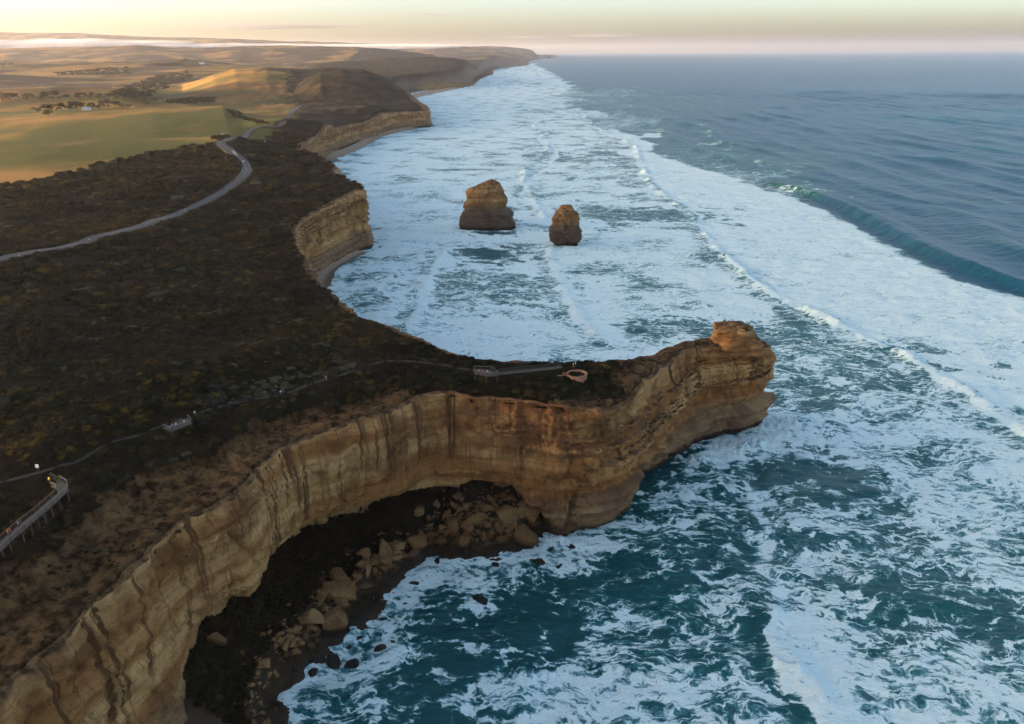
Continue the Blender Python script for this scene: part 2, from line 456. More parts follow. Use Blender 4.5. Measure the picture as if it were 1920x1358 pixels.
CXY = np.array([at(*c)[:2] for c in CTRL] + [tuple(p) for p in SP[1:]]); CZ = np.array([c[2] for c in CTRL] + list(SZ[1:]))
def idw(x, y):
    num = np.zeros(x.shape); den = np.zeros(x.shape)
    for (cx, cy), cz in zip(CXY, CZ):
        r2 = (x - cx) ** 2 + (y - cy) ** 2
        w = 1.0 / (r2 + 64 + (0.02 * cy) ** 2) ** 1.6
        num += w * cz; den += w
    return num / den
# crests of the rolling country: distance, half-width towards and away from the camera, skyline as seen
RIDGES = [
    (880, 170, 120, [(-500, 285), (0, 274), (150, 272), (300, 270), (380, 268), (430, 262), (480, 262)]),
    (1450, 330, 160, [(-500, 232), (0, 217), (120, 210), (280, 203), (420, 200), (520, 203), (570, 206)]),
    (2050, 200, 220, [(-500, 176), (0, 169), (100, 163), (220, 165), (270, 175), (330, 186), (420, 190), (500, 192)]),
    (2650, 520, 420, [(280, 190), (340, 165), (400, 140), (440, 130), (500, 127), (560, 131), (620, 128), (680, 130), (720, 145), (745, 160)]),
    (2250, 330, 320, [(540, 172), (575, 150), (600, 135), (640, 132), (690, 140), (720, 150), (745, 162), (775, 176)]),
    (3300, 350, 500, [(-500, 135), (0, 140), (60, 144), (150, 151), (220, 157)]),
    (4700, 900, 800, [(-500, 105), (0, 113), (100, 118), (200, 117), (340, 112), (430, 119), (520, 124), (600, 128)]),
    (4600, 700, 900, [(560, 128), (600, 119), (640, 117), (690, 116), (720, 112), (800, 107), (850, 108), (890, 113), (915, 123)]),
    (8200, 1500, 1500, [(-500, 88), (0, 91), (100, 89), (200, 87), (250, 85.5), (300, 88), (380, 91), (450, 87), (520, 87), (600, 87.5), (700, 90), (760, 97), (800, 103)]),
    (9300, 800, 900, [(830, 110), (870, 107), (930, 104.5), (965, 105), (985, 109)]),
    (17500, 2500, 2500, [(740, 94), (800, 90), (850, 87.5), (900, 87), (940, 87), (980, 91), (1020, 96), (1042, 102)]),
    (14500, 1400, 2000, [(-500, 58), (0, 60), (60, 62), (150, 63), (250, 68), (400, 72), (520, 77), (620, 79.5), (690, 82), (760, 85), (860, 88), (930, 92)]),
]
RG = []
for Y, wn, wf, L in RIDGES:
    q = np.array([at_y(px, py, Y) for px, py in L])
    RG.append((Y, wn, wf, np.array([p[0] / Y for p in q]), q[:, 2]))
def land_far(x, y):
    az = x / np.maximum(y, 1.0)
    base = 50 + 12 * fbm(x / 900, y / 900, 1.0, 3) - 18 * sst(900, 1100, y) * sst(2600, 1500, y) * sst(-0.02, -0.2, az)
    h = base
    for k, (Y, wn, wf, ta, tz) in enumerate(RG):
        yy = y + Y * 0.03 * pn(az * 9 + k, y * 0 + k * 3.3)
        d = (yy - Y) / np.where(yy < Y, wn, wf)
        e = np.exp(-d * d)
        zc = np.interp(az, ta, tz)
        out = np.maximum(ta[0] - az, 0) + np.maximum(az - ta[-1], 0)
        e = e * np.exp(-(out / 0.02) ** 2)
        r = base + (zc - base) * e
        s = 6.0 + Y * 0.0008                                    # smooth maximum
        m = np.maximum(h, r)
        h = m + s * np.log1p(np.exp(-np.abs(h - r) / s)) * (e > 0.02) * 0.35
    return h
ROAD_PX = [(-420, 575), (-200, 538), (0, 488), (90, 469), (180, 447), (270, 424), (340, 399), (400, 371), (437, 347), (461, 325), (457, 306), (437, 288), (418, 274), (416, 266), (432, 259), (465, 249), (500, 239), (532, 227), (540, 221), (548, 211), (558, 202), (562, 199)]
def road_dist(x, y):
    m = (np.hypot(x, y) < 2200)
    d = np.full(x.shape, 1e4)
    if m.any(): d[m] = poly_dist(x[m], y[m], _road[::2])
    return d
def land_h(x, y, bumps=True):
    x = np.asarray(x, float); y = np.asarray(y, float); sh = x.shape; x = x.ravel(); y = y.ravel()
    D = np.hypot(x, y)
    zn = idw(x, y); zf = land_far(x, y)
    k = sst(620, 1000, D)
    # the coastal strip past the fields follows the control points further out
    k = k * (1 - sst(2200, 1700, D) * sst(0.345, 0.30, -x / np.maximum(y, 1)))
    h = zn * (1 - k) + zf * k
    if bumps:
        rd = road_dist(x, y); q = sst(5, 14, rd)
        n = 0.9 * fbm(x / 26, y / 26, 0.3, 3) + np.where(D < 700, 0.35 * pn(x / 5, y / 5), 0)
        h = h + n * q * np.clip(D / 500, 1, 1.7) * (1 - .85 * sst(560, 760, D) * sst(-.26, -.34, x / np.maximum(y, 1))) + sst(2500, 6000, D) * 10 * fbm(x / 500, y / 500, 2.0, 4)
    return h.reshape(sh)

def ground(px, py):
    """walk along the sight line of a pixel until it meets the land"""
    d = ray(px, py); t = np.geomspace(60, 20000, 1500)
    X = d[0] * t; Y = d[1] * t; Z = CAM_H + d[2] * t
    hz = land_h(X, Y, False); i = np.argmax(Z < hz)
    if i == 0: i = len(t) - 1
    return np.array([X[i], Y[i], hz[i]])

_road = catmull(np.array([ground(px, py)[:2] for px, py in ROAD_PX]), 10)[0]

# ------------------------------------------------------------------ cliffs
ROWS = [(0, 3), (1, 3), (2, 5), (3, 12), (4, 12), (5, 10), (6, 8), (7, 10), (8, 10), (9, 10), (10, 6)]
rowpar = np.concatenate([k + np.linspace(0, 1, n, endpoint=False) for k, n in ROWS] + [[11.0]])
NC, NR = len(CP), len(rowpar)
ri = np.clip(rowpar.astype(int), 0, 10); rf = rowpar - ri; rfs = rf * rf * (3 - 2 * rf) * .5 + rf * .5
PO = CPR[:, ri, 0] * (1 - rfs) + CPR[:, ri + 1, 0] * rfs
PZ = CPR[:, ri, 1] * (1 - rf) + CPR[:, ri + 1, 1] * rf
zl = land_h(CP[:, 0], CP[:, 1])
topz = sst(3.2, 1.6, rowpar)[None, :]
PZ = PZ + (zl - CZT)[:, None] * topz
X = CP[:, 0:1] + nrm[:, 0:1] * PO; Y = CP[:, 1:2] + nrm[:, 1:2] * PO
mask_face = (sst(1.6, 2.6, rowpar))[None, :]
S2 = np.repeat(sarc[:, None], NR, 1)
zw = PZ + 3.0 * pn(X * .018, Y * .018, PZ * .018)
bedn = pn(zw * .42, S2 * .006, 2.0) + .5 * pn(zw * 1.15, S2 * .012, 5.0) + .25 * pn(zw * 2.7, S2 * .03, 8.0)
bedn = np.tanh(bedn * 3.2) * .75 + bedn * .4
wob = fbm(X / 20, Y / 20, PZ / 34, 3) * 1.8
flute = fbm(S2 / 4.5, PZ / 40, 4.0, 4) * 0.9
rough_ = fbm(X / 2.6, Y / 2.6, PZ / 1.6, 3) * 0.38
iw = int(np.argmin(np.hypot(CP[:, 0] - 30, CP[:, 1] - 228))); led = (.40 + 1.15 * sst(sarc[iw] - 46, sarc[iw] - 8, sarc))[:, None]
crack_ = -1.1 * np.exp(-(pn(S2 / 6.5, PZ / 13, 7.7) / .045) ** 2) - .8 * np.exp(-(pn(S2 / 3.1 + PZ / 9, PZ / 7, 3.1) / .05) ** 2) * sst(-.1, .25, pn(S2 / 19, PZ / 19, 5.0))
rough_ = rough_ + crack_ + .45 * np.abs(fbm(X / 3.4, Y / 3.4, PZ / 2.2, 3))
disp = (bedn * 1.15 * led + wob + flute + rough_) * mask_face
edge_w = fbm(S2 / 9, S2 * 0 + 2.2, 0, 4, .5) * 1.5 * (1 - mask_face) * (rowpar[None, :] > .5) + fbm(S2 / 9, S2 * 0 + 2.2, 0, 4, .5) * 1.5 * mask_face * sst(.5, 1, PZ / np.maximum(CZT[:, None], 1))
disp = disp + edge_w
X = X + nrm[:, 0:1] * disp; Y = Y + nrm[:, 1:2] * disp
PZ = PZ + .25 * pn(X / 3, Y / 3, 1.0) * (1 - mask_face)
hf = np.clip(PZ / CZT[:, None], 0, 1)
redm = np.repeat(CRED[:, None], NR, 1) * sst(.50, .80, hf + .18 * pn(S2 / 14, hf * 2, 3.0))
cliff_faces = grid_faces(NC, NR)
V = np.stack([X, Y, PZ], -1).reshape(-1, 3)
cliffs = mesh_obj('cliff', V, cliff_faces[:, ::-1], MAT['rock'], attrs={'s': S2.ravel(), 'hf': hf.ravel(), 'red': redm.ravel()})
tag(cliffs, 'bedded ochre limestone cliffs along the shore, with an undercut cove and a long headland', None, None, 'structure')

# ------------------------------------------------------------------ land
MATN = NT('land_cover')
_c = MATN.attr('col').outputs['Color']; _rough = MATN.attr('heath').outputs['Fac']
_n1 = MATN.noise(MATN.pos(), 0.9, 6, 0.7); _n2 = MATN.noise(MATN.pos(), 0.09, 6, 0.65)
_c2 = MATN.mix(MATN.mr(_rough, 0, 1, .3, 1.0), _c, MATN.mix(1.0, _c, MATN.mix(_n2, (0.5, 0.5, 0.5), (1.5, 1.5, 1.5)), 'MULTIPLY'))
_c2 = MATN.mix(MATN.mr(_rough, 0, 1, .25, 1.0), _c2, MATN.mix(1.0, _c2, MATN.mix(_n1, (0.25, 0.25, 0.25), (1.75, 1.75, 1.75)), 'MULTIPLY'))
_so = MATN.attr('soil').outputs['Fac']; _sn = MATN.noise(MATN.pos(), .30, 7, .74)
_sc = MATN.mix(MATN.sst(.40, .60, _sn), (.020, .010, .005), MATN.mix(_n1, (.105, .052, .020), (.27, .155, .066)))
_c2 = MATN.mix(MATN.math('MULTIPLY', _so, .8), _c2, MATN.mix(1.0, _sc, MATN.mix(_n2, (.45, .45, .45), (1.3, 1.3, 1.3)), 'MULTIPLY'))
MATN.bump(MATN.math('ADD', MATN.math('MULTIPLY', _n1, MATN.mr(_rough, 0, 1, .05, 1.6)), MATN.math('MULTIPLY', _n2, MATN.mr(_rough, 0, 1, .1, 1.2))), 0.7, 1.0)
MATN.b.inputs['Specular IOR Level'].default_value = 0.05
MAT['land'] = MATN.base(_c2, 0.95)

def soil_poly():
    return np.vstack([np.array([at(px, py, 55)[:2] for px, py in [(-200, 1250), (0, 1075), (90, 1020), (170, 940), (215, 905), (300, 860), (380, 850), (430, 808), (500, 775), (580, 752), (650, 735), (720, 712), (790, 712), (830, 728), (900, 742), (940, 728), (1040, 712), (1110, 700), (1200, 668), (1290, 645), (1360, 640)]]),
                      np.array([(112, 322), (112, 280), (20, 200), (-60, 100), (-92, 40)])])
SOIL = soil_poly()
HEATH_LINE = np.array([at(px, py, 56)[:2] for px, py in [(-600, 400), (-300, 390), (0, 354), (60, 338), (130, 320), (190, 306), (250, 295), (330, 284), (400, 279), (425, 262), (470, 246), (530, 225), (545, 205), (562, 192), (540, 172), (560, 145), (600, 130), (700, 118)]])
HEATH = np.vstack([HEATH_LINE, [(900, 9000), (900, 0), (-96, -60), (-900, -60)]])
def land_masks(x, y):
    x = x.ravel(); y = y.ravel(); D = np.hypot(x, y)
    wx = x + 5 * fbm(x / 30, y / 30, 1, 3) * np.clip(D / 400, 1, 6); wy = y + 5 * fbm(x / 30, y / 30, 7, 3) * np.clip(D / 400, 1, 6)
    heath = inside(wx, wy, HEATH).astype(float)
    near = D < 420
    soil = np.zeros(x.shape)
    w2x = x + 4 * fbm(x / 9, y / 9, 1, 4); w2y = y + 4 * fbm(x / 9, y / 9, 7, 4)
    soil[near] = inside(w2x[near], w2y[near], SOIL)
    soil = np.maximum(soil, ((w2x > 36) & (y > 225) & (D < 420)).astype(float))
    return heath, soil

az = np.linspace(math.radians(-56), math.radians(30), 760)
dd = np.geomspace(62, 30000, 850)
AZ, DD = np.meshgrid(az, dd, indexing='ij')
LX, LY = np.sin(AZ) * DD, np.cos(AZ) * DD
ins = inside(LX, LY, OUT).reshape(LX.shape)
sd = np.full(LX.shape, 500.0)
nearm = (DD < 2600) & ins
sd[nearm] = poly_dist(LX[nearm], LY[nearm], OUT_NEAR)
farm = (DD >= 1700) & ins
sdf = np.full(LX.shape, 3000.0); sdf[farm] = poly_dist(LX[farm], LY[farm], FAR_SHORE)
keep = ins & ((sd > .5 * np.maximum(1, DD / 280)) | (DD > 2600))
kk = keep[:-1, :-1] & keep[1:, :-1] & keep[1:, 1:] & keep[:-1, 1:]
Fl = grid_faces(*LX.shape, mask=kk)
Vl = np.stack([LX.ravel(), LY.ravel(), np.zeros(LX.size)], -1)
Vl, Fl, at_ = compact(Vl, Fl, {'sd': sd.ravel(), 'sdf': sdf.ravel()})
lx, ly = Vl[:, 0], Vl[:, 1]; lD = np.hypot(lx, ly)
lz = land_h(lx, ly)
heath, soil = land_masks(lx, ly)
# eroded gullies on the bare slope above the cliff edge
gul = np.abs(fbm(lx / 6 + ly / 14, ly / 9, .5, 4)) * 1.6
lz = lz - gul * soil * sst(3, 10, at_['sd']) - soil * 1.2 * sst(3, 12, at_['sd']) * sst(34, 12, at_['sd'])
lz = lz + heath * np.where(lD < 900, 0.5 * np.abs(pn(lx / 3.1, ly / 3.1, 3)), 0) * sst(4, 12, road_dist(lx, ly))
lk = np.maximum(1, lD / 280); lz = lz - 2.2 * lk ** .7 * sst(2.6, 1.2, at_['sd'] / lk) * (lD < 2600)
# far shores: slopes and cliffs falling to the sea
cl = np.clip(lD / 60, 20, 220)
ramp = sst(0, 1, (at_['sdf'] + 0.6 * cl * fbm(lx / (cl * 3), ly / (cl * 3), 0, 4)) / cl)
farw = sst(1750, 1900, lD) * (at_['sdf'] < 1500)
lz = np.where(farw > 0, lz * (1 - farw) + farw * (lz * ramp - 3 * (1 - ramp)), lz)
# colours of the cover itself
g1 = fbm(lx / 160, ly / 160, .2, 4); g2 = fbm(lx / 45, ly / 45, 3.2, 4)
dry = np.array([.30, .155, .042]); green = np.array([.085, .080, .020]); hth = np.array([.009, .008, .0035]); brn = np.array([.024, .016, .008])
fieldmix = sst(-.28, .52, .6 * g1 + .5 * sst(900, 800, lD) - .35 * sst(860, 950, lD) * sst(1500, 1400, lD) + .3 * sst(2000, 3200, lD))[:, None]
col = green * (1 - fieldmix) + dry * fieldmix
hm = sst(-.2, .5, g2)[:, None]
hcol = hth * (1 - hm) + brn * hm * np.clip(lD / 700, .45, 1.6)[:, None]
far_w = (sst(.0, .30, fbm(lx / 380, ly / 380, 9, 5) + .34 * sst(2800, 6500, lD)) * sst(1500, 2600, lD))[:, None]
col = col * (1 - far_w * .9) + np.array([.040, .026, .018]) * far_w * .9
col = col * (1 - heath[:, None]) + hcol * heath[:, None]
s1 = sst(-.35, .45, fbm(lx / 7, ly / 7, 2, 5))[:, None]
scol = np.array([.055, .026, .012]) * (1 - s1) + np.array([.25, .14, .060]) * s1
pale = sst(.0, .5, fbm(lx / 22, ly / 22, 6, 4))[:, None]
scol = scol * (.48 + .55 * pale)
col = col * (1 - soil[:, None]) + scol * soil[:, None]
rockm = (farw * sst(.92, .5, ramp) * sst(.02, .15, ramp))[:, None]
col = col * (1 - rockm) + np.array([.17, .115, .075]) * rockm
land = mesh_obj('land', np.stack([lx, ly, lz], -1), Fl[:, ::-1], MAT['land'], attrs={'col': col, 'heath': np.maximum(heath, .8 * soil), 'soil': soil})
tag(land, 'heath plateau, farm fields and hills behind the cliffs', None, None, 'structure')

# ------------------------------------------------------------------ sea
def ell(px, py, rx, ry, rot=0.0):
    """an ellipse on the water: centre, and the two half-axes as ground vectors"""
    c = at(px, py); cr, sr = math.cos(rot), math.sin(rot)
    a = at(px + rx * cr, py + rx * sr) - c; b = at(px - ry * sr, py + ry * cr) - c
    return c[:2], np.linalg.inv(np.stack([a[:2], b[:2]], 1))
class Paint:
    def __init__(s, x, y, v): s.x = x; s.y = y; s.v = np.full(x.shape, v); s.w = None
    def wobble(s, amp, sc):
        far_ = 55 * sst(500, 1400, np.hypot(s.x, s.y))
        s.wx = s.x + amp * fbm(s.x / sc, s.y / sc, 1, 4) + far_ * fbm(s.x / 150, s.y / 240, 5, 4); s.wy = s.y + amp * fbm(s.x / sc, s.y / sc, 9, 4) + far_ * fbm(s.x / 150, s.y / 240, 12, 4)
    def poly(s, L, val, soft=6.0):
        P = pts(L); m = inside(s.wx, s.wy, P); d = poly_dist(s.wx, s.wy, P, True) * np.where(m, 1, -1)
        a = sst(-soft, soft, d); s.v = s.v * (1 - a) + val * a
    def blob(s, px, py, rx, ry, val, rot=0.0, soft=.5, amt=1.0):
        c, Mi = ell(px, py, rx, ry, rot)
        dx, dy = s.wx - c[0], s.wy - c[1]
        u_ = Mi[0, 0] * dx + Mi[0, 1] * dy; v_ = Mi[1, 0] * dx + Mi[1, 1] * dy; r = np.hypot(u_, v_); near_ = r < 2.4
        r[near_] *= 1 + .95 * fbm(u_[near_] * 1.6 + px, v_[near_] * 1.6 + py, .7, 4, .6)
        a = sst(1 + soft, 1 - soft, r) * amt; s.v = s.v * (1 - a) + val * a
    def line(s, L, w, val, soft=1.0, side=None):
        P = catmull(pts(L), 6)[0]; d = poly_dist(s.wx, s.wy, P)
        a = sst(w * (1 + soft), w * (1 - soft) - 1e-3, d); s.v = s.v * (1 - a) + val * a

saz = np.linspace(math.radians(-48), math.radians(48), 720)
sdd = np.concatenate([np.geomspace(78, 700, 420), np.geomspace(700, 3600, 300)[1:], np.geomspace(3600, 60000, 100)[1:]])
AZ, DD = np.meshgrid(saz, sdd, indexing='ij')
WX, WY = np.sin(AZ) * DD, np.cos(AZ) * DD
insw = inside(WX, WY, OUT).reshape(WX.shape)
deep = insw.copy(); dn = insw & (DD < 2600)
t_ = np.full(WX.shape, 1e3); t_[dn] = poly_dist(WX[dn], WY[dn], OUT_NEAR); deep = insw & (t_ > 24)
kw = ~deep; kk = kw[:-1, :-1] & kw[1:, :-1] & kw[1:, 1:] & kw[:-1, 1:]
Fw = grid_faces(*WX.shape, mask=kk)
Vw = np.stack([WX.ravel(), WY.ravel(), np.zeros(WX.size)], -1); Vw, Fw, _ = compact(Vw, Fw, {})
wx, wy = Vw[:, 0], Vw[:, 1]; wD = np.hypot(wx, wy)
P = Paint(wx, wy, 0.0); P.wobble(5.0, 28.0)
FRONT = [(1085, 205), (1130, 245), (1185, 270), (1200, 300), (1222, 345), (1290, 400), (1330, 450), (1380, 500), (1440, 545), (1560, 605), (1640, 640), (1720, 680), (1800, 730), (1920, 808), (2100, 930), (2300, 1100)]
OUTER = [(1060, 150), (1100, 196), (1180, 245), (1240, 285), (1320, 325), (1430, 352), (1500, 372), (1580, 412), (1660, 458), (1730, 500), (1800, 530), (1920, 558), (2100, 640), (2400, 760)]
BIGWAVE = [(1440, 345), (1510, 362), (1570, 384), (1650, 425), (1760, 482), (1920, 540), (2100, 600), (2300, 660)]
INNER = [(985, 222), (1028, 268), (985, 320), (1000, 368), (1022, 408)]
INNER2 = [(1030, 470), (1048, 520), (1082, 585), (1112, 622), (1150, 650)]
INNER3 = [(835, 470), (808, 515), (795, 560), (770, 620)]
NEARF = [(1390, 880), (1412, 930), (1425, 985), (1448, 1045), (1456, 1110), (1440, 1150), (1436, 1195), (1470, 1240), (1520, 1290), (1560, 1358), (1600, 1440)]
P.poly([(560, 600), (600, 330), (700, 200), (800, 160), (900, 140), (1000, 118)] + OUTER + [(2400, 1100)] + FRONT[::-1][1:9] + [(1500, 640), (1440, 660), (1000, 760), (700, 700)], .835, 9)
for b in [(1250, 300, 90, 25, .45), (1350, 332, 120, 15, .5), (1180, 230, 70, 20, .5), (1130, 180, 60, 15, .5), (1450, 358, 80, 10, .5), (1300, 290, 120, 16, .25), (1200, 190, 90, 14, .22)]: P.blob(*b, 0.0, .8)
P.poly(FRONT[1:] + OUTER[::-1][:-2], .965, 7)
P.poly([(1420, 640), (1560, 605), (1720, 680), (1920, 808), (2300, 1100), (2300, 1700), (900, 1700), (930, 1270), (1100, 1150), (1100, 1000), (1460, 800), (1450, 700)], .60, 10)
P.poly([(500, 1330), (640, 1100), (790, 1020), (1000, 1000), (1090, 1000), (1120, 1130), (1000, 1260), (900, 1420), (560, 1500)], .22, 8)
P.line([(545, 1290), (600, 1230), (640, 1200), (690, 1155), (728, 1110), (770, 1067), (800, 1046), (850, 1052), (930, 1046), (985, 1028), (1020, 1006), (1062, 1010)], 9, .50, .9)
P.blob(700, 1240, 130, 60, .48); P.blob(780, 1120, 90, 50, .42); P.blob(620, 1290, 70, 50, .5)
for b in [(1510, 870, 120, 60, .08), (1560, 900, 60, 60, .10), (1690, 995, 90, 40, .30), (1300, 1020, 110, 45, .30), (1180, 1080, 120, 45, .24), (1330, 920, 60, 30, .45), (1520, 690, 120, 40, .46), (1640, 700, 110, 28, .40),
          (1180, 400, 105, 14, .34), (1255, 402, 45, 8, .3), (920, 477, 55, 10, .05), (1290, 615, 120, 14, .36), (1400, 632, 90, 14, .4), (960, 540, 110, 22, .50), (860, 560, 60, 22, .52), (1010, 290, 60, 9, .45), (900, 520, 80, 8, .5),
          (1780, 1150, 110, 40, .26), (1700, 1110, 80, 36, .28), (1850, 1190, 80, 30, .25), (1500, 1010, 60, 25, .4), (1050, 1150, 90, 50, .16), (950, 1180, 90, 50, .10), (850, 1280, 70, 70, .04), (740, 1190, 60, 50, .3),
          (1600, 980, 90, 16, .62), (1800, 950, 110, 60, .68), (1700, 830, 170, 70, .70), (1850, 850, 130, 60, .74), (1750, 1290, 160, 60, .72), (1880, 1060, 70, 40, .6), (1150, 1300, 200, 60, .66), (1010, 1300, 70, 45, .72), (1300, 1200, 120, 50, .50),
          (740, 420, 60, 30, .9), (720, 400, 40, 60, .92), (760, 300, 60, 30, .86), (1480, 790, 70, 30, .93), (1390, 835, 75, 22, .92), (1300, 860, 30, 20, .9), (1200, 1000, 90, 26, .50), (1120, 1020, 50, 16, .58), (980, 1040, 60, 14, .66), (1040, 1010, 40, 16, .74), (850, 1050, 70, 14, .5),
          (1560, 680, 60, 22, .62), (1700, 640, 50, 12, .8), (1110, 560, 20, 50, .9), (690, 560, 50, 30, .55), (700, 520, 50, 14, .6), (905, 446, 60, 10, .97), (985, 440, 24, 8, .96), (930, 438, 34, 4, .2), (1062, 470, 40, 8, .97), (1450, 812, 60, 16, .97), (1340, 862, 50, 16, .93), (1250, 935, 60, 14, .72), (1150, 985, 70, 14, .7)]:  # thin low-foam blob at the broad stack's foot paints shade and wet
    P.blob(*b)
def shifted(L, d):
    q = catmull(pts(L), 6)[0]; tg_ = np.gradient(q, axis=0); tg_ /= np.linalg.norm(tg_, axis=1)[:, None]; return q + np.stack([tg_[:, 1], -tg_[:, 0]], 1) * d
def line_w(q, w, val, soft=1.0):
    d = poly_dist(P.wx, P.wy, q[::2]); k = sst(w * (1 + soft), w * (1 - soft) - 1e-3, d); P.v = P.v * (1 - k) + val * k
for L_, d_, w_, v_ in ((FRONT, 9, 7, .60), (INNER, 7, 5, .60), (INNER2, 7, 5, .62), (INNER3, 7, 5, .60), (NEARF[5:], 5, 4, .30)): line_w(shifted(L_, d_), w_, v_, .9)
WROCK = [(625, 1241, 36, 28), (709, 1216, 28, 26), (738, 1203, 24, 22), (906, 1126, 28, 20), (879, 1092, 24, 20), (693, 1139, 28, 20), (774, 1092, 28, 18), (817, 1056, 32, 18), (928, 1058, 24, 14), (1015, 1052, 22, 14), (1046, 1063, 24, 14), (798, 1080, 22, 16), (1030, 1032, 30, 14), (675, 1194, 22, 16), (659, 1250, 24, 18), (760, 1130, 22, 15), (720, 1160, 26, 16), (835, 1075, 20, 14), (650, 1215, 20, 14), (585, 1262, 22, 16), (1075, 1022, 26, 16)]
for _p in WROCK: P.blob(_p[0] + 6, _p[1] + 4, _p[2] * 1.1, _p[3] * 1.1, .70, 0.0, .7)
P.line([(528, 1345), (545, 1288), (600, 1228), (640, 1198), (690, 1153), (728, 1108), (770, 1065), (800, 1043), (850, 1049), (930, 1043), (985, 1025), (1020, 1003), (1062, 1006)], 3.0, .86, .9)
P.line(FRONT, 2.6, .995, .6); P.line(NEARF[:6], 2.2, .74, .8); P.line(NEARF[5:], 1.5, 1.0, .6)
P.poly(NEARF[5:] + [(1700, 1440), (1640, 1340), (1590, 1260), (1540, 1180), (1500, 1150)], .95, 5)
for L in (INNER, INNER2, INNER3): P.line(L, 3.6, .985, .7)
P.line([(1110, 600), (1170, 640), (1280, 660)], 5, .92, .8)
# foam round the rock feet
shore = poly_dist(wx, wy, OUT_NEAR); outd = np.where(inside(wx, wy, OUT), 0, shore)
fo = np.clip(P.v, 0, 1)
fo = np.maximum(fo, .62 * sst(26, 5, outd) * (wy > 300) + .30 * sst(18, 5, outd) * (wx < 30) * (wy < 300))
# scattered whitecaps to seaward
fo = np.where(fo < .02, .04 * sst(.3, .6, fbm(wx / 90, wy / 25, 0, 3)), fo)
# swell
sw_dir = (pts([(1920, 540)]) - pts([(1510, 362)]))[0]; sw_dir /= np.linalg.norm(sw_dir); sn = np.array([sw_dir[1], -sw_dir[0]])
if sn[0] < 0: sn = -sn
along = wx * sw_dir[0] + wy * sw_dir[1]; acr = wx * sn[0] + wy * sn[1]
streak_n = fbm(wx / 55, wy / 42, 4.4, 4)
fo = np.clip(fo + .50 * np.minimum(streak_n, .3) * sst(.5, .75, fo) * sst(.985, .94, fo) * (wy > 260), 0, 1)
bend = 18 * fbm(along / 420, acr / 420, 0, 3)
lam = 74.0
ph = (acr + bend * 1.6) / lam
crest = np.exp(-((ph - np.round(ph)) / .17) ** 2)
amp_mod = .55 + .9 * fbm(along / 330, acr / 260, 5, 3)
outm = sst(.55, .2, fo)
openm = sst(0, 60, np.where(inside(wx, wy, pts(OUTER + [(2600, 700), (2600, 95), (1100, 110)])), poly_dist(wx, wy, pts(OUTER)), 0.0))
wz = openm * (4.6 * np.clip(amp_mod, .05, 1.6) * (crest - .3))
wz += openm * 1.7 * pn(along / 70, acr / 24, 2) + .35 * pn(along / 14, acr / 8, 4) + np.where(wD < 1500, .22 * pn(wx / 4.5, wy / 3.5, 6), 0)
wz += (1 - openm) * .8 * fbm(wx / 26, wy / 17, 3, 3) * sst(0, 22, outd)
bw = catmull(pts(BIGWAVE), 8)[0]; dbw = poly_dist(wx, wy, bw)
sgn = np.sign(acr - np.interp(along, *(lambda a, c: (a[np.argsort(a)], c[np.argsort(a)]))(bw @ sw_dir, bw @ sn)))
wz += 4.2 * np.exp(-(dbw / np.where(sgn > 0, 13, 5.5)) ** 2) - 1.0 * np.exp(-((dbw - 11) / 7) ** 2) * (sgn < 0)
for L, h in (([(1370, 278), (1394, 287), (1463, 319), (1500, 332), (1540, 340)], 3.4), ([(1200, 205), (1229, 215), (1304, 244), (1378, 260), (1420, 266)], 3.4), ([(1380, 208), (1405, 215), (1500, 239), (1660, 263), (1729, 271), (1780, 276)], 3.2), ([(1690, 228), (1729, 234), (1920, 260), (2050, 275)], 3.4),
             ([(1690, 290), (1729, 297), (1910, 321), (2050, 340)], 3.4), ([(1300, 148), (1325, 151), (1400, 159), (1440, 163)], 4.0), ([(1520, 170), (1554, 173), (1670, 181), (1720, 185)], 4.0), ([(1110, 168), (1128, 173), (1230, 191)], 3.5), ([(1590, 345), (1700, 372), (1800, 390)], 2.2), ([(1420, 300), (1560, 330), (1640, 352)], 1.6)):
    q = catmull(pts(L), 8)[0]; dq = poly_dist(wx, wy, q[::2]); sg = np.sign(acr - np.interp(along, *(lambda a, c: (a[np.argsort(a)], c[np.argsort(a)]))(q @ sw_dir, q @ sn)))
    wq = np.clip(wD / 1000, .8, 2.4); endf = sst(0, .25, np.clip((along - (q @ sw_dir).min()) / np.ptp(q @ sw_dir), 0, 1)) * sst(1, .75, np.clip((along - (q @ sw_dir).min()) / np.ptp(q @ sw_dir), 0, 1))
    wz += h * (.35 + .65 * endf) * np.exp(-(dq / (np.where(sg > 0, 26, 10) * wq)) ** 2)
def front_bump(L, h, wb, wf):
    q = catmull(pts(L), 6)[0]; d = poly_dist(wx, wy, q)
    return h * np.exp(-(d / (wb + wf)) ** 2) * (1 + .6 * pn(wx / 4, wy / 4, 1.5)) * np.clip(.55 + 1.1 * fbm(wx / 34, wy / 34, 2.9, 3), 0, 1.3)
for L, h in ((FRONT, 2.6), (INNER, 2.4), (INNER2, 2.2), (INNER3, 2.0), (NEARF[5:], 1.5)): wz += front_bump(L, h, 2, 2.2)
for px_, py_, rx_, ry_, h_ in ((1390, 838, 60, 14, 2.0), (1478, 798, 50, 20, 2.2), (1310, 868, 26, 12, 1.6), (1062, 468, 30, 6, 1.6), (905, 440, 50, 6, 1.6), (1040, 1012, 26, 12, 1.4)):
    c_, Mi_ = ell(px_, py_, rx_, ry_); q_ = ((wx - c_[0])[:, None] * Mi_[:, 0] + (wy - c_[1])[:, None] * Mi_[:, 1]); r2_ = (q_ ** 2).sum(1); m_ = r2_ < 6
    wz[m_] += h_ * np.exp(-r2_[m_]) * (.4 + 1.3 * np.abs(fbm(wx[m_] / 3, wy[m_] / 3, 3.3, 4)))
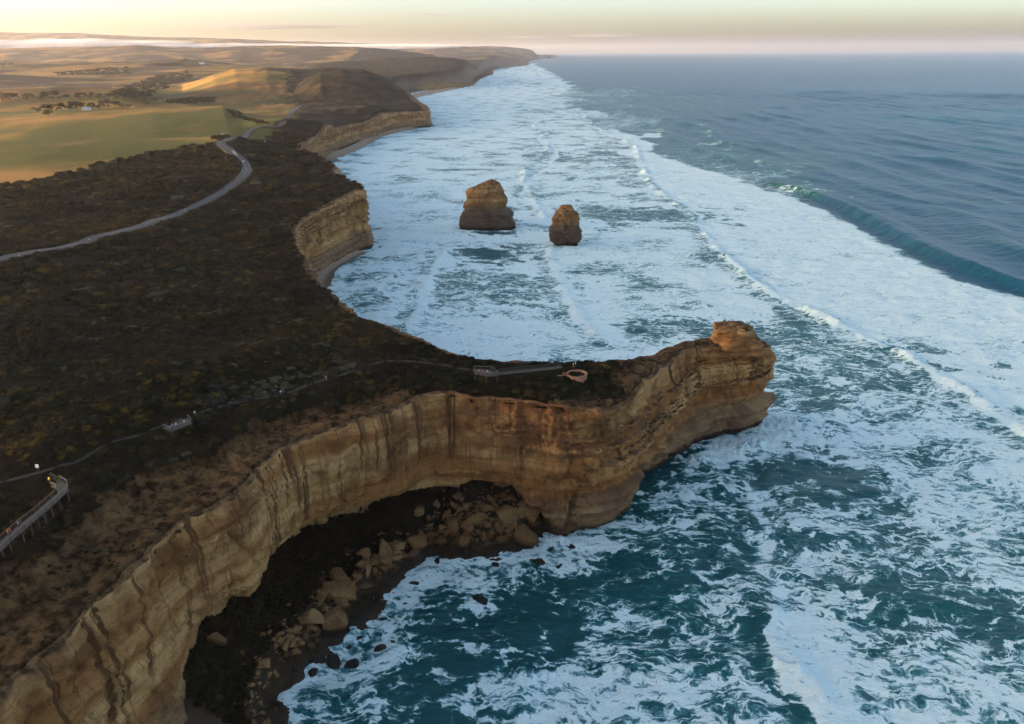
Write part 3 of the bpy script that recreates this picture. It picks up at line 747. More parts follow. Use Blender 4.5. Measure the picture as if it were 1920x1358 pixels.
def sea_material():
    T = NT('sea_water')
    foam_a = T.attr('foam').outputs['Fac']
    g = T.n('NewGeometry').outputs['Position']
    flat = T.n('Mapping'); T.l(g, flat.inputs[0]); flat.inputs['Scale'].default_value = (1, 1, 0); p1 = flat.outputs[0]
    wn = T.n('TexNoise', noise_dimensions='2D'); T.l(p1, wn.inputs['Vector']); wn.inputs['Scale'].default_value = .036; wn.inputs['Detail'].default_value = 5; wn.inputs['Roughness'].default_value = .60
    vm = T.n('VectorMath', operation='MULTIPLY_ADD'); T.l(wn.outputs[1], vm.inputs[0]); vm.inputs[1].default_value = (21, 21, 0); T.l(p1, vm.inputs[2])
    mp = T.n('Mapping'); T.l(vm.outputs[0], mp.inputs[0]); mp.inputs['Rotation'].default_value = (0, 0, -.6); mp.inputs['Scale'].default_value = (.62, 1.3, 0)
    q = mp.outputs[0]
    def vo(f, sc, sm=None):
        v = T.n('TexVoronoi', voronoi_dimensions='2D', feature=f); T.l(q, v.inputs['Vector']); v.inputs['Scale'].default_value = sc
        if sm: v.inputs['Smoothness'].default_value = sm
        return v.outputs[0]
    v1 = vo('SMOOTH_F1', .31, .2); v2 = vo('F1', .78); v3 = vo('F1', 1.9); v0 = vo('SMOOTH_F1', .085, .3)
    rag = T.noise2(q, .65, 5, .76)
    lace = T.math('ADD', T.math('MULTIPLY', v1, .80), T.math('ADD', T.math('MULTIPLY', v2, .55), T.math('MULTIPLY', v3, .30)))
    lace = T.math('ADD', lace, T.math('MULTIPLY', T.math('SUBTRACT', rag, .5), .75))
    lace = T.math('ADD', lace, T.math('MULTIPLY', T.math('SUBTRACT', v0, .48), .55))
    patch = T.noise2(p1, .035, 4, .62)
    bow = T.math('MULTIPLY', foam_a, T.math('SUBTRACT', 1.02, foam_a))
    cov = T.math('ADD', foam_a, T.math('MULTIPLY', T.math('MULTIPLY', T.math('SUBTRACT', patch, .5), 1.5), bow))
    th = T.mr(cov, 0, 1, 1.20, .12)
    fm = T.sst(T.math('SUBTRACT', th, .05), T.math('ADD', th, .30), lace)
    thin = T.sst(T.math('SUBTRACT', th, .38), T.math('ADD', th, .06), lace)
    on = T.sst(.01, .07, foam_a)
    fm = T.math('MULTIPLY', fm, on)
    bub = T.math('MULTIPLY', T.math('MULTIPLY', thin, on), T.mr(foam_a, .05, .75, .12, .75))   # aerated water under the lace
    deepc = T.mix(T.noise2(p1, .02, 2), (.002, .048, .054), (.003, .092, .098))
    deepc = T.mix(T.sst(.06, .0, foam_a), deepc, T.mix(T.noise2(p1, .012, 2), (.003, .052, .088), (.004, .080, .128)))
    wc = T.mix(bub, deepc, T.mix(T.sst(.45, .92, cov), (.03, .22, .225), (.28, .54, .60)))
    fc = T.mix(rag, (.52, .69, .69), (.86, .96, .92))
    T.put(T.b.inputs['Base Color'], T.mix(fm, wc, fc))
    T.put(T.b.inputs['Roughness'], T.mr(fm, 0, 1, .36, .9))
    T.put(T.b.inputs['Specular IOR Level'], T.mr(T.math('MAXIMUM', fm, bub), 0, 1, .44, .1))
    T.b.inputs['IOR'].default_value = 1.333
    rip = T.noise2(T.pos((.8, 1.5, 1)), .42, 3, .65)
    rip2 = T.noise2(T.pos((.5, 1.2, 1)), .085, 2, .55)
    T.bump(T.math('ADD', T.math('MULTIPLY', rip, .8), T.math('MULTIPLY', rip2, 2.6)), .6, 1.15)
    return T.m
MAT['sea'] = sea_material()
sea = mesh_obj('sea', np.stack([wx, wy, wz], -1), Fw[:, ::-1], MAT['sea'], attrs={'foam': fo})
tag(sea, 'teal ocean with rolling swell and white surf against the cliffs', None, None, 'structure')

# ------------------------------------------------------------------ beaches, talus
def sand_material():
    t = NT('sand'); z = t.xyz(t.pos())[2]
    n = t.noise(t.pos(), .25, 4, .6)
    dryc = t.mix(n, (.30, .205, .135), (.40, .285, .195)); wetc = t.mix(n, (.085, .055, .040), (.13, .090, .065))
    w = t.sst(1.5, .35, t.math('ADD', z, t.math('MULTIPLY', t.math('SUBTRACT', n, .5), .8)))
    c = t.mix(w, dryc, wetc)
    t.bump(t.noise(t.pos(), 1.2, 4), .25, .4)
    return t.base(c, t.mr(w, 0, 1, .95, .35))
MAT['sand'] = sand_material()
def strip(name, inner, outer, zi, zo, mat, n=60, m=14, noise=.25):
    A = catmull(np.array([at(p[0], p[1], zi)[:2] for p in inner]), 12)[0]; B = catmull(np.array([at(p[0], p[1], zo)[:2] for p in outer]), 12)[0]
    def rs(L):
        s = np.concatenate([[0], np.cumsum(np.linalg.norm(np.diff(L, axis=0), axis=1))]); q = np.linspace(0, s[-1], n)
        return np.stack([np.interp(q, s, L[:, 0]), np.interp(q, s, L[:, 1])], 1)
    A = rs(A); B = rs(B); t = np.linspace(0, 1, m)[None, :, None]
    XY = A[:, None] * (1 - t) + B[:, None] * t
    Z = zi * (1 - t[..., 0]) ** 1.2 + zo * t[..., 0] + noise * pn(XY[..., 0] / 6, XY[..., 1] / 6, 2)
    f = grid_faces(n, m)
    o = mesh_obj(name, np.dstack([XY, Z]), f, mat)
    # faces up
    me = o.data
    if me.polygons[0].normal.z < 0: me.flip_normals()
    return o
tag(strip('beach', [(545, 560), (565, 530), (588, 506), (620, 489), (647, 476), (668, 468)], [(655, 620), (638, 570), (634, 545), (642, 512), (668, 491), (700, 476)], 3.2, -1.2, MAT['sand']), 'narrow sand beach below the square cliff in the bay', None, None, 'structure')
tag(strip('beach', [(560, 300), (600, 290), (640, 280), (665, 270), (700, 253), (750, 241), (805, 233)], [(604, 324), (634, 305), (665, 291), (700, 274), (727, 257), (765, 247), (812, 238)], 4.0, -1.5, MAT['sand']), 'long curved beach under the far pale cliffs', None, None, 'structure')
tag(strip('beach', [(752, 184), (770, 178), (800, 171), (850, 164)], [(775, 189), (800, 183), (832, 176), (868, 166)], 6.0, -2.5, MAT['sand']), 'distant pale beach beyond the second headland', None, None, 'structure')

WLINE = [(540, 1420), (528, 1340), (545, 1285), (600, 1225), (640, 1195), (690, 1150), (728, 1105), (770, 1062), (800, 1040), (850, 1046), (930, 1040), (985, 1022), (1020, 1000), (1062, 1002)]
wl = catmull(pts(WLINE), 6)[0]
i0 = int(np.argmin(np.hypot(CP[:, 0] + 87, CP[:, 1] - 100))); i1 = int(np.argmin(np.hypot(CP[:, 0] - 16, CP[:, 1] - 222)))
inn = CP[i0:i1] + nrm[i0:i1] * (CPR[i0:i1, 10, 0:1] - 1.5)
gx, gy = np.meshgrid(np.arange(-110, 40, .75), np.arange(92, 262, .75), indexing='ij')
def to_coves(x, y): return poly_dist(x, y, inn[::5]), poly_dist(x, y, wl)
tpoly = np.vstack([inn, wl[::-1]])
TPB = np.vstack([CP[i0:i1] + nrm[i0:i1] * (CPR[i0:i1, 10, 0:1] - 4), (wl + np.array([.6, -.6]) * 5)[::-1]])
def talus_h(x, y):
    sh = x.shape; x = np.ravel(x); y = np.ravel(y)
    di, do = to_coves(x, y); ii = inside(x, y, tpoly); do = np.where(ii, do, -np.minimum(do, 12)) + 3.0 * fbm(x / 7, y / 7, 4.1, 4, .6)
    t = np.clip(di / (di + np.maximum(do, 0) + .01), 0, 1)
    beach = sst(148, 128, y + .25 * (x + 60))
    h = (14.5 * (1 - t) ** 1.15 + .8 + 1.3 * fbm(x / 9, y / 9, 1, 4) * np.minimum(1, do / 6 + .3) + .5 * pn(x / 2.3, y / 2.3, 3)) * (1 - beach) + beach * (3.2 * (1 - t) + .15 * pn(x / 4, y / 4))
    h = np.where(do < 0, h * 0 + .5 + do * .30, h * sst(-.5, 5, do) + .5 * (1 - sst(-.5, 5, do)))
    return h.reshape(sh), beach.reshape(sh), t.reshape(sh)
gz, gb, gt = talus_h(gx, gy)
kin = inside(gx, gy, TPB).reshape(gx.shape); kk = kin[:-1, :-1] & kin[1:, :-1] & kin[1:, 1:] & kin[:-1, 1:]
Vt = np.stack([gx.ravel(), gy.ravel(), gz.ravel()], -1); Ft = grid_faces(*gx.shape, mask=kk)
Vt, Ft, ta_ = compact(Vt, Ft, {'b': gb.ravel(), 't': gt.ravel()})
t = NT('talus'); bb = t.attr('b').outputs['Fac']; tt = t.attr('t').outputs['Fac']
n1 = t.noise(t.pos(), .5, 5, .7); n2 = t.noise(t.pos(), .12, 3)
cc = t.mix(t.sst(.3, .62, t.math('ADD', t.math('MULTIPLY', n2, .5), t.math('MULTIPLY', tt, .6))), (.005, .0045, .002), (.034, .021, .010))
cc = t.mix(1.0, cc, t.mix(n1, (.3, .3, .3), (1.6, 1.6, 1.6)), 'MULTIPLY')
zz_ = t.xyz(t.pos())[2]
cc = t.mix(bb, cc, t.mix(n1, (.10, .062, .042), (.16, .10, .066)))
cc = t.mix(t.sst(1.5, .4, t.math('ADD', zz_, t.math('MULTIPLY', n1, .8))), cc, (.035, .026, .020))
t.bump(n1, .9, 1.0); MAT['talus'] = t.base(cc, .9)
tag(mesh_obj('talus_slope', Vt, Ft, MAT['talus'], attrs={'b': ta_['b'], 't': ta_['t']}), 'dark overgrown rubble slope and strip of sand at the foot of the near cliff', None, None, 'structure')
talus_o = bpy.data.objects['talus_slope']
if talus_o.data.polygons[0].normal.z < 0: talus_o.data.flip_normals()

# ------------------------------------------------------------------ sea stacks and the knob on the headland
def stack(name, prof, zbase, Y0, thick, seed, mat, nz=110, na=96, rough=1.0):
    """prof: (left px, right px, py) rows from top to foot; the foot row stands in the water and fixes the distance"""
    rows = []
    for l, r, py in prof:
        a = at_y(l, py, Y0); b = at_y(r, py, Y0); rows.append((a[0], b[0], (a[2] + b[2]) / 2))
    rows = np.array(rows); o = np.argsort(rows[:, 2]); rows = rows[o]
    z = np.linspace(rows[0, 2], rows[-1, 2], nz); L = np.interp(z, rows[:, 2], rows[:, 0]); R = np.interp(z, rows[:, 2], rows[:, 1])
    cx = (L + R) / 2; rx = (R - L) / 2; wmax = rx.max(); ry = thick * (.45 * rx + .55 * wmax * np.clip(rx / wmax * 1.6, 0, 1))
    ang = np.linspace(0, 2 * np.pi, na, endpoint=False)
    A, Z = np.meshgrid(ang, z)
    sq = (np.abs(np.cos(A)) ** 3.2 + np.abs(np.sin(A)) ** 3.2) ** (-1 / 3.2)
    X = cx[:, None] + rx[:, None] * np.cos(A) * sq; Yv = Y0 + wmax * thick * .8 + ry[:, None] * np.sin(A) * sq
    zw = Z + 1.5 * pn(X * .05, Yv * .05, 3.0)
    bed = pn(zw * .55, A * .35 + seed, 1.0) + .6 * pn(zw * 1.5, A * .5 + seed, 4.0)
    bed = np.tanh(bed * 3)
    crv = pn(A * 1.9 + seed, Z / 26, 6.0); crk = np.exp(-(crv / .07) ** 2) + .6 * np.exp(-(pn(A * 4.3 + seed, Z / 18, 2.0) / .06) ** 2)
    d = (bed * .5 - crk * 1.5 + fbm(X / 6, Yv / 6, Z / 10 + seed, 4, .6) * 3.0 + fbm(X / 1.8, Yv / 1.8, Z / 1.8, 3) * .7) * rough * np.clip(rx / wmax * 2, .2, 1)[:, None]
    X = X + np.cos(A) * d * .75; Yv = Yv + np.sin(A) * d
    Zt = Z + np.where(Z > z[-1] - 2, .6 * fbm(X / 3, Yv / 3, seed, 3), 0)
    V = np.stack([X, Yv, Zt], -1).reshape(-1, 3)
    i = np.arange(nz - 1)[:, None] * na + np.arange(na)[None, :]; j = np.arange(nz - 1)[:, None] * na + (np.arange(na)[None, :] + 1) % na
    F = np.stack([i, j, j + na, i + na], -1).reshape(-1, 4)
    c = len(V); top = (nz - 1) * na
    V = np.vstack([V, [[cx[-1], Yv[-1].mean(), Zt[-1].mean() + .6]]])
    cap = np.array([[top + k, top + (k + 1) % na, c, c] for k in range(0, na)])
    me = bpy.data.meshes.new(name)
    me.from_pydata(V.tolist(), [], F.tolist() + [[a, b, c_] for a, b, c_, _ in cap.tolist()]); me.materials.append(mat)
    me.polygons.foreach_set('use_smooth', np.ones(len(me.polygons), bool))
    ob = bpy.data.objects.new(name, me); COL.objects.link(ob)
    return ob
def gp(x, y): return 840 + x / 6.857, 320 + y / 6.857
gl = [(545, 140), (450, 185), (380, 215), (275, 260), (247, 310), (236, 400), (190, 480), (225, 530), (188, 560), (162, 640), (140, 745), (145, 775)]
gr_ = [(575, 140), (655, 185), (668, 225), (705, 285), (740, 370), (757, 430), (745, 480), (725, 510), (800, 540), (828, 580), (822, 640), (842, 690), (852, 730), (880, 775)]
def rows(l, r, n=26):
    l = np.array(l, float); r = np.array(r, float); y = np.linspace(l[0, 1], l[-1, 1], n)
    return [(*[gp(np.interp(v, l[:, 1], l[:, 0]), v)[0]], gp(np.interp(v, r[:, 1], r[:, 0]), v)[0], gp(0, v)[1]) for v in y]
Yg = at(905, 432)[1]
so = stack('sea_stack', rows(gl, gr_), 0, Yg, .62, 3.0, MAT['stack'])
tag(so, 'tall broad limestone sea stack with a domed top standing in the surf', 'sea stack', 'sea stacks in the bay')
ml = [(1465, 472), (1430, 510), (1380, 570), (1350, 640), (1372, 690), (1366, 722), (1305, 770), (1313, 860), (1320, 930), (1380, 960), (1430, 992)]
mr_ = [(1600, 472), (1650, 560), (1675, 620), (1690, 650), (1690, 720), (1705, 780), (1700, 830), (1712, 860), (1700, 920), (1655, 950), (1640, 992)]
Ym = at(1060, 463)[1]
so = stack('sea_stack', rows(ml, mr_), 0, Ym, .75, 11.0, MAT['stack'])
tag(so, 'smaller waisted limestone sea stack with a flat top, closer to the headland', 'sea stack', 'sea stacks in the bay')
kn = [(1364, 1402, 617), (1353, 1413, 619), (1348, 1418, 624), (1347, 1420, 631), (1345, 1424, 640), (1342, 1432, 650), (1336, 1442, 668)]
kb = stack('rock_cap', kn, 0, 296.0, .65, 21.0, MAT['stack'], 40, 64, .6); kb.parent = cliffs

# ------------------------------------------------------------------ boulders
def boulder_mesh(seed, name='boulder'):
    r = np.random.default_rng(seed); bm = bmesh.new(); bmesh.ops.create_icosphere(bm, subdivisions=3, radius=1.15)
    co = np.array([v.co[:] for v in bm.verts])
    for _ in range(16):                                   # chop flat faces off the lump
        n = r.normal(size=3); n /= np.linalg.norm(n); d = r.uniform(.34, .74); q = co @ n - d
        co = co - np.where(q > 0, q, 0)[:, None] * n
    co = co * (1 + .07 * fbm(co[:, 0] * 1.7 + seed, co[:, 1] * 1.7, co[:, 2] * 1.7, 3)[:, None])
    co *= r.uniform([.85, .75, .7], [1.2, 1.1, 1.0])
    for v, c in zip(bm.verts, co): v.co = c
    me = bpy.data.meshes.new(name); bm.to_mesh(me); bm.free(); me.materials.append(MAT['boulder'])
    return me
BM = [boulder_mesh(i) for i in range(9)]
def mat_wet():
    t = NT('wet_rock'); n = t.noise(t.pos(), .8, 5, .65)
    t.bump(n, .6, .6); return t.base(t.mix(n, (.006, .0055, .005), (.028, .024, .020)), .45)
MAT['wet'] = mat_wet()
BMW = []
for m in BM[:5]:
    w = m.copy(); w.materials.clear(); w.materials.append(MAT['wet']); BMW.append(w)
def add_boulder(p, sx, sy, sz, label, group, i, rz=None, wet=False, name='boulder', tilt=.3):
    o = bpy.data.objects.new(name, (BMW[i % 5] if wet else BM[i % 9])); COL.objects.link(o)
    o.location = p; o.scale = (sx, sy, sz); o.rotation_euler = (random.uniform(-tilt, tilt), random.uniform(-tilt, tilt), random.uniform(0, 6.28) if rz is None else rz)
    return tag(o, label, 'boulder', group)
def talus_at(px, py):
    d = ray(px, py); tt = np.linspace(120, 400, 900); X = d[0] * tt; Y = d[1] * tt; Z = CAM_H + d[2] * tt
    h = talus_h(X, Y)[0]; i = int(np.argmax(Z < np.maximum(h, 0))); return np.array([X[i], Y[i], max(h[i], 0)]), tt[i]
BIG = [(790, 958, 14, 36, 'slender rock spire standing under the overhang, left of the rubble heap'), (849, 986, 34, 26, 'slanting pale boulder in the middle of the rubble heap'), (896, 974, 34, 22, 'broad flat-topped boulder high on the rubble heap'),
       (953, 962, 30, 44, 'tall upright block at the back of the rubble heap under the arch'), (996, 966, 42, 30, 'dark rounded boulder leaning on the cliff beside the tall upright block'), (984, 1011, 58, 34, 'largest boulder of the rubble heap, at the water by the arch'),
       (868, 1013, 26, 30, 'wedge-shaped boulder below the slanting pale one at the water edge'), (789, 1018, 40, 32, 'broad angular boulder at the left end of the rubble heap'), (721, 1042, 42, 40, 'big mossy boulder at the edge of the dark slope'),
       (742, 1022, 36, 28, 'pale cracked boulder resting above the big mossy one'), (684, 1040, 22, 22, 'small squared block left of the big mossy boulder'), (692, 1062, 20, 22, 'grey rounded boulder below the small squared block'),
       (634, 1075, 40, 18, 'long thin slab tilted over the dark slope'), (646, 1108, 56, 34, 'large split boulder with a lit front, middle of the dark slope'), (603, 1120, 26, 28, 'pale block left of the large split boulder'),
       (630, 1160, 54, 34, 'wide cracked boulder low on the dark slope'), (576, 1160, 34, 24, 'lone slab left of the wide cracked boulder'), (537, 1212, 18, 24, 'thin pale stone standing at the foot of the dark slope'),
       (404, 1195, 30, 30, 'pale boulder lodged under the near cliff face'), (777, 1044, 28, 22, 'dark block at the water below the broad angular boulder'), (920, 1000, 22, 16, 'low tan boulder amid small stones before the arch'),
       (938, 1012, 20, 15, 'round tan boulder beside the largest one'), (830, 1012, 22, 18, 'brown round boulder between two wedge-shaped ones'), (500, 1245, 22, 18, 'half-buried boulder at the top of the small beach')]
for k, (px, py, w, h, lab) in enumerate(BIG):
    p, tt = talus_at(px, py + h * .35); s = tt / FPX * .90
    o = add_boulder((p[0], p[1], p[2] + h * s * .35), w * s, w * s * .8, h * s * 1.05, lab, 'large boulders below the near cliff', k, tilt=.22)
WL = ['near the beach end', 'beside a dark pair', 'of a dark pair', 'ringed by a curl of foam', 'in open water off the heap', 'at the slope foot', 'amid lacy foam', 'just off the angular boulder', 'off the largest boulder', 'off the arch', 'by the headland corner', 'between foam streaks', 'under the arch mouth', 'in the shallows', 'by the beach', 'low in the wash', 'in swirling foam', 'barely awash', 'by the big wet rock', 'on the wet sand', 'at the headland corner']
for k, ((px, py, w, h), wl_) in enumerate(zip(WROCK, WL)):
    p = at(px, py); s = np.linalg.norm(p - [0, 0, 150]) / FPX * .7
    v_ = random.uniform(.55, 1.35); add_boulder((p[0], p[1], -.35), w * s * v_ * random.uniform(.8, 1.3), w * s * .8 * v_, h * s * .7 * v_, 'black wet rock in the cove water, ' + wl_, 'wet rocks in the cove', k, wet=True, name='wet_rock')
n_b = 0; tries = 0
while n_b < 295 and tries < 9000:                         # smaller stones of the heap
    tries += 1
    if random.random() < .55: px, py = random.uniform(800, 1010), random.gauss(985, 26)
    else:
        u = random.random(); px = 800 - 290 * u + random.gauss(0, 22); py = 1020 + 215 * u + random.gauss(0, 20)
    q, tt = talus_at(px, py)
    if q[2] < .4 or not inside(np.array([q[0]]), np.array([q[1]]), tpoly)[0]: continue
    s = random.choice([.7, .9, 1.1, 1.4, 1.8, 2.3, 2.9])
    heap = px > 795; nb = re.split(r',| (?:at|in|on|of|under|left|below|beside|between|resting|leaning|standing|tilted|high|low|with|amid|lodged|above)\b', min(BIG, key=lambda q: (q[0] - px) ** 2 + (q[1] - py) ** 2)[4])[0]
    add_boulder((q[0], q[1], q[2] + s * .25), s, s * random.uniform(.6, 1), s * random.uniform(.55, .95), ('small' if s < 1 else 'medium') + (' tan stone of the heap near the ' if heap else ' brown stone by the ') + nb, 'small stones of the rubble heap' if heap else 'small stones below the dark slope', tries, name='stone')
    n_b += 1
for k, (px, py, w, lab) in enumerate([(712, 464, 9, 'wet black rock off the square cliff, farthest out'), (702, 455, 8, 'black rock close against the square cliff corner'), (700, 470, 7, 'low black rock between the square cliff and the surf'), (708, 456, 5, 'tiny black rock beside the square cliff corner')]):
    p = at(px, py); s = np.linalg.norm(p) / FPX * .5; add_boulder((p[0], p[1], .3), w * s, w * s, w * s * .8, lab, 'wet rocks off the square cliff', k, wet=True, name='wet_rock')
for k, (px, py, w, h, lab) in enumerate([(655, 462, 26, 26, 'fallen slab leaning against the square cliff above the beach'), (672, 466, 26, 20, 'jagged fallen block at the foot of the square cliff'), (690, 462, 22, 18, 'dark fallen block at the corner of the square cliff'), (643, 470, 14, 12, 'small fallen block on the bay beach')]):
    p = at(px, py, 2); s = np.linalg.norm(p - [0, 0, 150]) / FPX * .55; add_boulder((p[0], p[1] + 3, 3), w * s, w * s * .7, h * s, lab, 'fallen blocks below the square cliff', k + 3)
for k, (px, py, w, lab) in enumerate([(812, 236, 12, 'dark rocks awash at the point of the second headland'), (803, 238, 9, 'low dark rock beside the second headland point'), (700, 252, 22, 'fallen cliff block on the long curved beach')]):
    p = at(px, py, 1); s = np.linalg.norm(p) / FPX * .5; add_boulder((p[0], p[1], 1), w * s, w * s, w * s * (.8 if k == 2 else .35), lab, 'rocks at the second headland', k, wet=(k < 2), name='fallen_rock')

# ------------------------------------------------------------------ scrub
def bush_mesh(seed, name, lumps=7, leaves=150, flat=.62):
    r = np.random.default_rng(seed); V = []; F = []
    C = np.c_[r.uniform(-.62, .62, (lumps, 2)), r.uniform(.18, .5, lumps)]; R = r.uniform(.28, .52, lumps)
    bm = bmesh.new(); bmesh.ops.create_icosphere(bm, subdivisions=2, radius=1.0)
    sv = np.array([v.co[:] for v in bm.verts]); sf = [[v.index for v in f.verts] for f in bm.faces]; bm.free()
    for c, rad in zip(C, R):
        q = sv * rad * (1 + .28 * fbm(sv[:, 0] * 2 + c[0] * 9 + seed, sv[:, 1] * 2, sv[:, 2] * 2 + c[1] * 9, 2)[:, None]) * [1, 1, flat * 1.15] + c * [1, 1, flat]
        b = len(V); V += q.tolist(); F += [[i + b for i in f] for f in sf]
    for _ in range(leaves):                                # leafy tufts breaking the outline
        k = r.integers(lumps); n = r.normal(size=3); n[2] = abs(n[2]); n /= np.linalg.norm(n)
        p = C[k] * [1, 1, flat] + n * R[k] * [1, 1, flat] * r.uniform(.95, 1.22); u = np.cross(n, r.normal(size=3)); u /= np.linalg.norm(u) + 1e-6
        w = (n * .7 + r.normal(size=3) * .5); s = r.uniform(.05, .12); b = len(V)
        V += [(p - u * s).tolist(), (p + u * s).tolist(), (p + w * s * 1.9).tolist()]; F.append([b, b + 1, b + 2])
    me = bpy.data.meshes.new(name); me.from_pydata(V, [], F)
    return me
def bush_material(name, cols, var=True):
    t = NT(name); rnd = t.n('ObjectInfo').outputs['Random']
    cr = t.n('ValToRGB'); t.l(rnd, cr.inputs[0]); el = cr.color_ramp.elements; cr.color_ramp.interpolation = 'LINEAR'
    while len(el) < len(cols): el.new(.5)
    for e, (p, c) in zip(el, cols): e.position = p; e.color = (*c, 1)
    n = t.noise(t.obj(), 5.0, 3, .7)
    c = t.mix(1.0, cr.outputs[0], t.mix(n, (.35, .35, .35), (1.6, 1.6, 1.6)), 'MULTIPLY')
    wide = t.noise(t.pos(), .022, 3, .6); c = t.mix(1.0, c, t.mix(t.sst(.36, .64, wide), (.62, .62, .66), (1.7, 1.45, 1.25)), 'MULTIPLY')
    t.b.inputs['Specular IOR Level'].default_value = .08
    return t.base(c, .9)
MAT['bush'] = bush_material('heath_bush', [(0, (.006, .0065, .0025)), (.35, (.011, .0115, .004)), (.6, (.018, .017, .0055)), (.8, (.023, .016, .007)), (1, (.055, .044, .013))])
MAT['gbush'] = bush_material('grey_bush', [(0, (.020, .024, .016)), (.5, (.036, .042, .030)), (1, (.062, .068, .052))])
BUSH = []
for i in range(5):
    m = bush_mesh(40 + i, 'bush'); m.materials.append(MAT['bush']); BUSH.append(m)
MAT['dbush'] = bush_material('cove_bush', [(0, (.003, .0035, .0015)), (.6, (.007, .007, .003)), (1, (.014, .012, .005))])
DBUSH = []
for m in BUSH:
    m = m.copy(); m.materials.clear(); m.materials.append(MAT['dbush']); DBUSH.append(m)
GB = bush_mesh(60, 'bush'); GB.materials.append(MAT['gbush'])
MAT['ybush'] = bush_material('sunlit_tint_bush', [(0, (.025, .021, .005)), (.5, (.066, .046, .008)), (1, (.15, .095, .012))])  # low sun on these bushes is put into the foliage colour
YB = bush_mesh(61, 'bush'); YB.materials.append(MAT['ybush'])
TREEISH = None

def scatter_stuff(name, P, S, R, K, meshes, label):
    """one object that plants copies of a few meshes at many points"""
    me = bpy.data.meshes.new(name); me.vertices.add(len(P)); me.vertices.foreach_set('co', np.asarray(P, np.float32).ravel())
    for an, av, ty in (('sc', S, 'FLOAT'), ('rz', R, 'FLOAT'), ('kind', K, 'INT')):
        a = me.attributes.new(an, ty, 'POINT'); a.data.foreach_set('value', np.asarray(av, np.int32 if ty == 'INT' else np.float32))
    o = bpy.data.objects.new(name, me); COL.objects.link(o)
    ng = bpy.data.node_groups.new(name, 'GeometryNodeTree')
    ng.interface.new_socket('Geometry', in_out='INPUT', socket_type='NodeSocketGeometry'); ng.interface.new_socket('Geometry', in_out='OUTPUT', socket_type='NodeSocketGeometry')
    N = ng.nodes; L = ng.links; gi = N.new('NodeGroupInput'); go = N.new('NodeGroupOutput')
    ip = N.new('GeometryNodeInstanceOnPoints'); mp = N.new('GeometryNodeMeshToPoints')
    L.new(gi.outputs[0], mp.inputs['Mesh']); L.new(mp.outputs[0], ip.inputs['Points'])
    gti = N.new('GeometryNodeGeometryToInstance')
    for m in reversed(meshes):
        src = bpy.data.objects.new(name + '_source', m)
        oi = N.new('GeometryNodeObjectInfo'); oi.inputs['Object'].default_value = src; oi.inputs['As Instance'].default_value = True
        L.new(oi.outputs['Geometry'], gti.inputs[0])
    L.new(gti.outputs[0], ip.inputs['Instance']); ip.inputs['Pick Instance'].default_value = True
    def na(nm, ty):
        x = N.new('GeometryNodeInputNamedAttribute'); x.data_type = ty; x.inputs['Name'].default_value = nm; return x.outputs['Attribute']
    L.new(na('kind', 'INT'), ip.inputs['Instance Index'])
    cx = N.new('ShaderNodeCombineXYZ'); L.new(na('rz', 'FLOAT'), cx.inputs[2])
    er = N.new('FunctionNodeEulerToRotation'); L.new(cx.outputs[0], er.inputs[0]); L.new(er.outputs[0], ip.inputs['Rotation'])
    L.new(na('sc', 'FLOAT'), ip.inputs['Scale']); L.new(ip.outputs[0], go.inputs[0])
    md = o.modifiers.new('scatter', 'NODES'); md.node_group = ng
    return tag(o, label, None, None, 'stuff')

PATH_PX = [(-60, 915), (0, 903), (38, 897), (80, 888), (112, 874), (155, 860), (211, 832), (263, 815), (300, 800), (325, 791), (366, 778), (398, 766), (450, 754), (525, 740), (586, 719), (647, 701), (703, 684), (731, 678), (797, 684), (850, 691), (888, 696)]
path_w = np.array([ground(px, py)[:2] for px, py in PATH_PX]); path_l = catmull(path_w, 10)[0]
# heath bushes
def try_points(n, dmin, dmax, azr=(-52, 12)):
    a = np.radians(rng.uniform(*azr, n)); d = np.sqrt(rng.uniform(dmin ** 2, dmax ** 2, n))
    return np.sin(a) * d, np.cos(a) * d
def heath_points(n, dmin, dmax, smin, smax, sdmin=3.0):
    x, y = try_points(n, dmin, dmax)
    m = inside(x, y, OUT); x, y = x[m], y[m]
    sdv = poly_dist(x, y, OUT_NEAR); he, so = land_masks(x, y); rd = poly_dist(x, y, _road[::2]); pdn = poly_dist(x, y, path_l[::2])
    bare = fbm(x / 18, y / 18, 5.5, 3)
    ok = (sdv > sdmin) & (he > .5) & (rd > 6.0) & (pdn > 2.2) & ((so < .5) | (rng.random(len(x)) < .22)) & (bare > -.42)
    x, y, so = x[ok], y[ok], so[ok]
    s = rng.uniform(smin, smax, len(x)) * (1 + .5 * np.clip(fbm(x / 30, y / 30, 8.8, 2), -.5, 1)); s = np.where(so > .5, s * .38, s)
    return x, y, s
allp = []
for n, d0, d1, s0, s1 in ((21000, 90, 330, .75, 1.75), (17000, 330, 620, 1.3, 2.7), (15000, 620, 1250, 2.0, 4.0)):
    x, y, s = heath_points(n, d0, d1, s0, s1); allp.append(np.stack([x, y, s], 1))
allp = np.vstack(allp)
zb = land_h(allp[:, 0], allp[:, 1]) - .15
he_, so_ = land_masks(allp[:, 0], allp[:, 1])
dn = np.hypot(allp[:, 0], allp[:, 1])
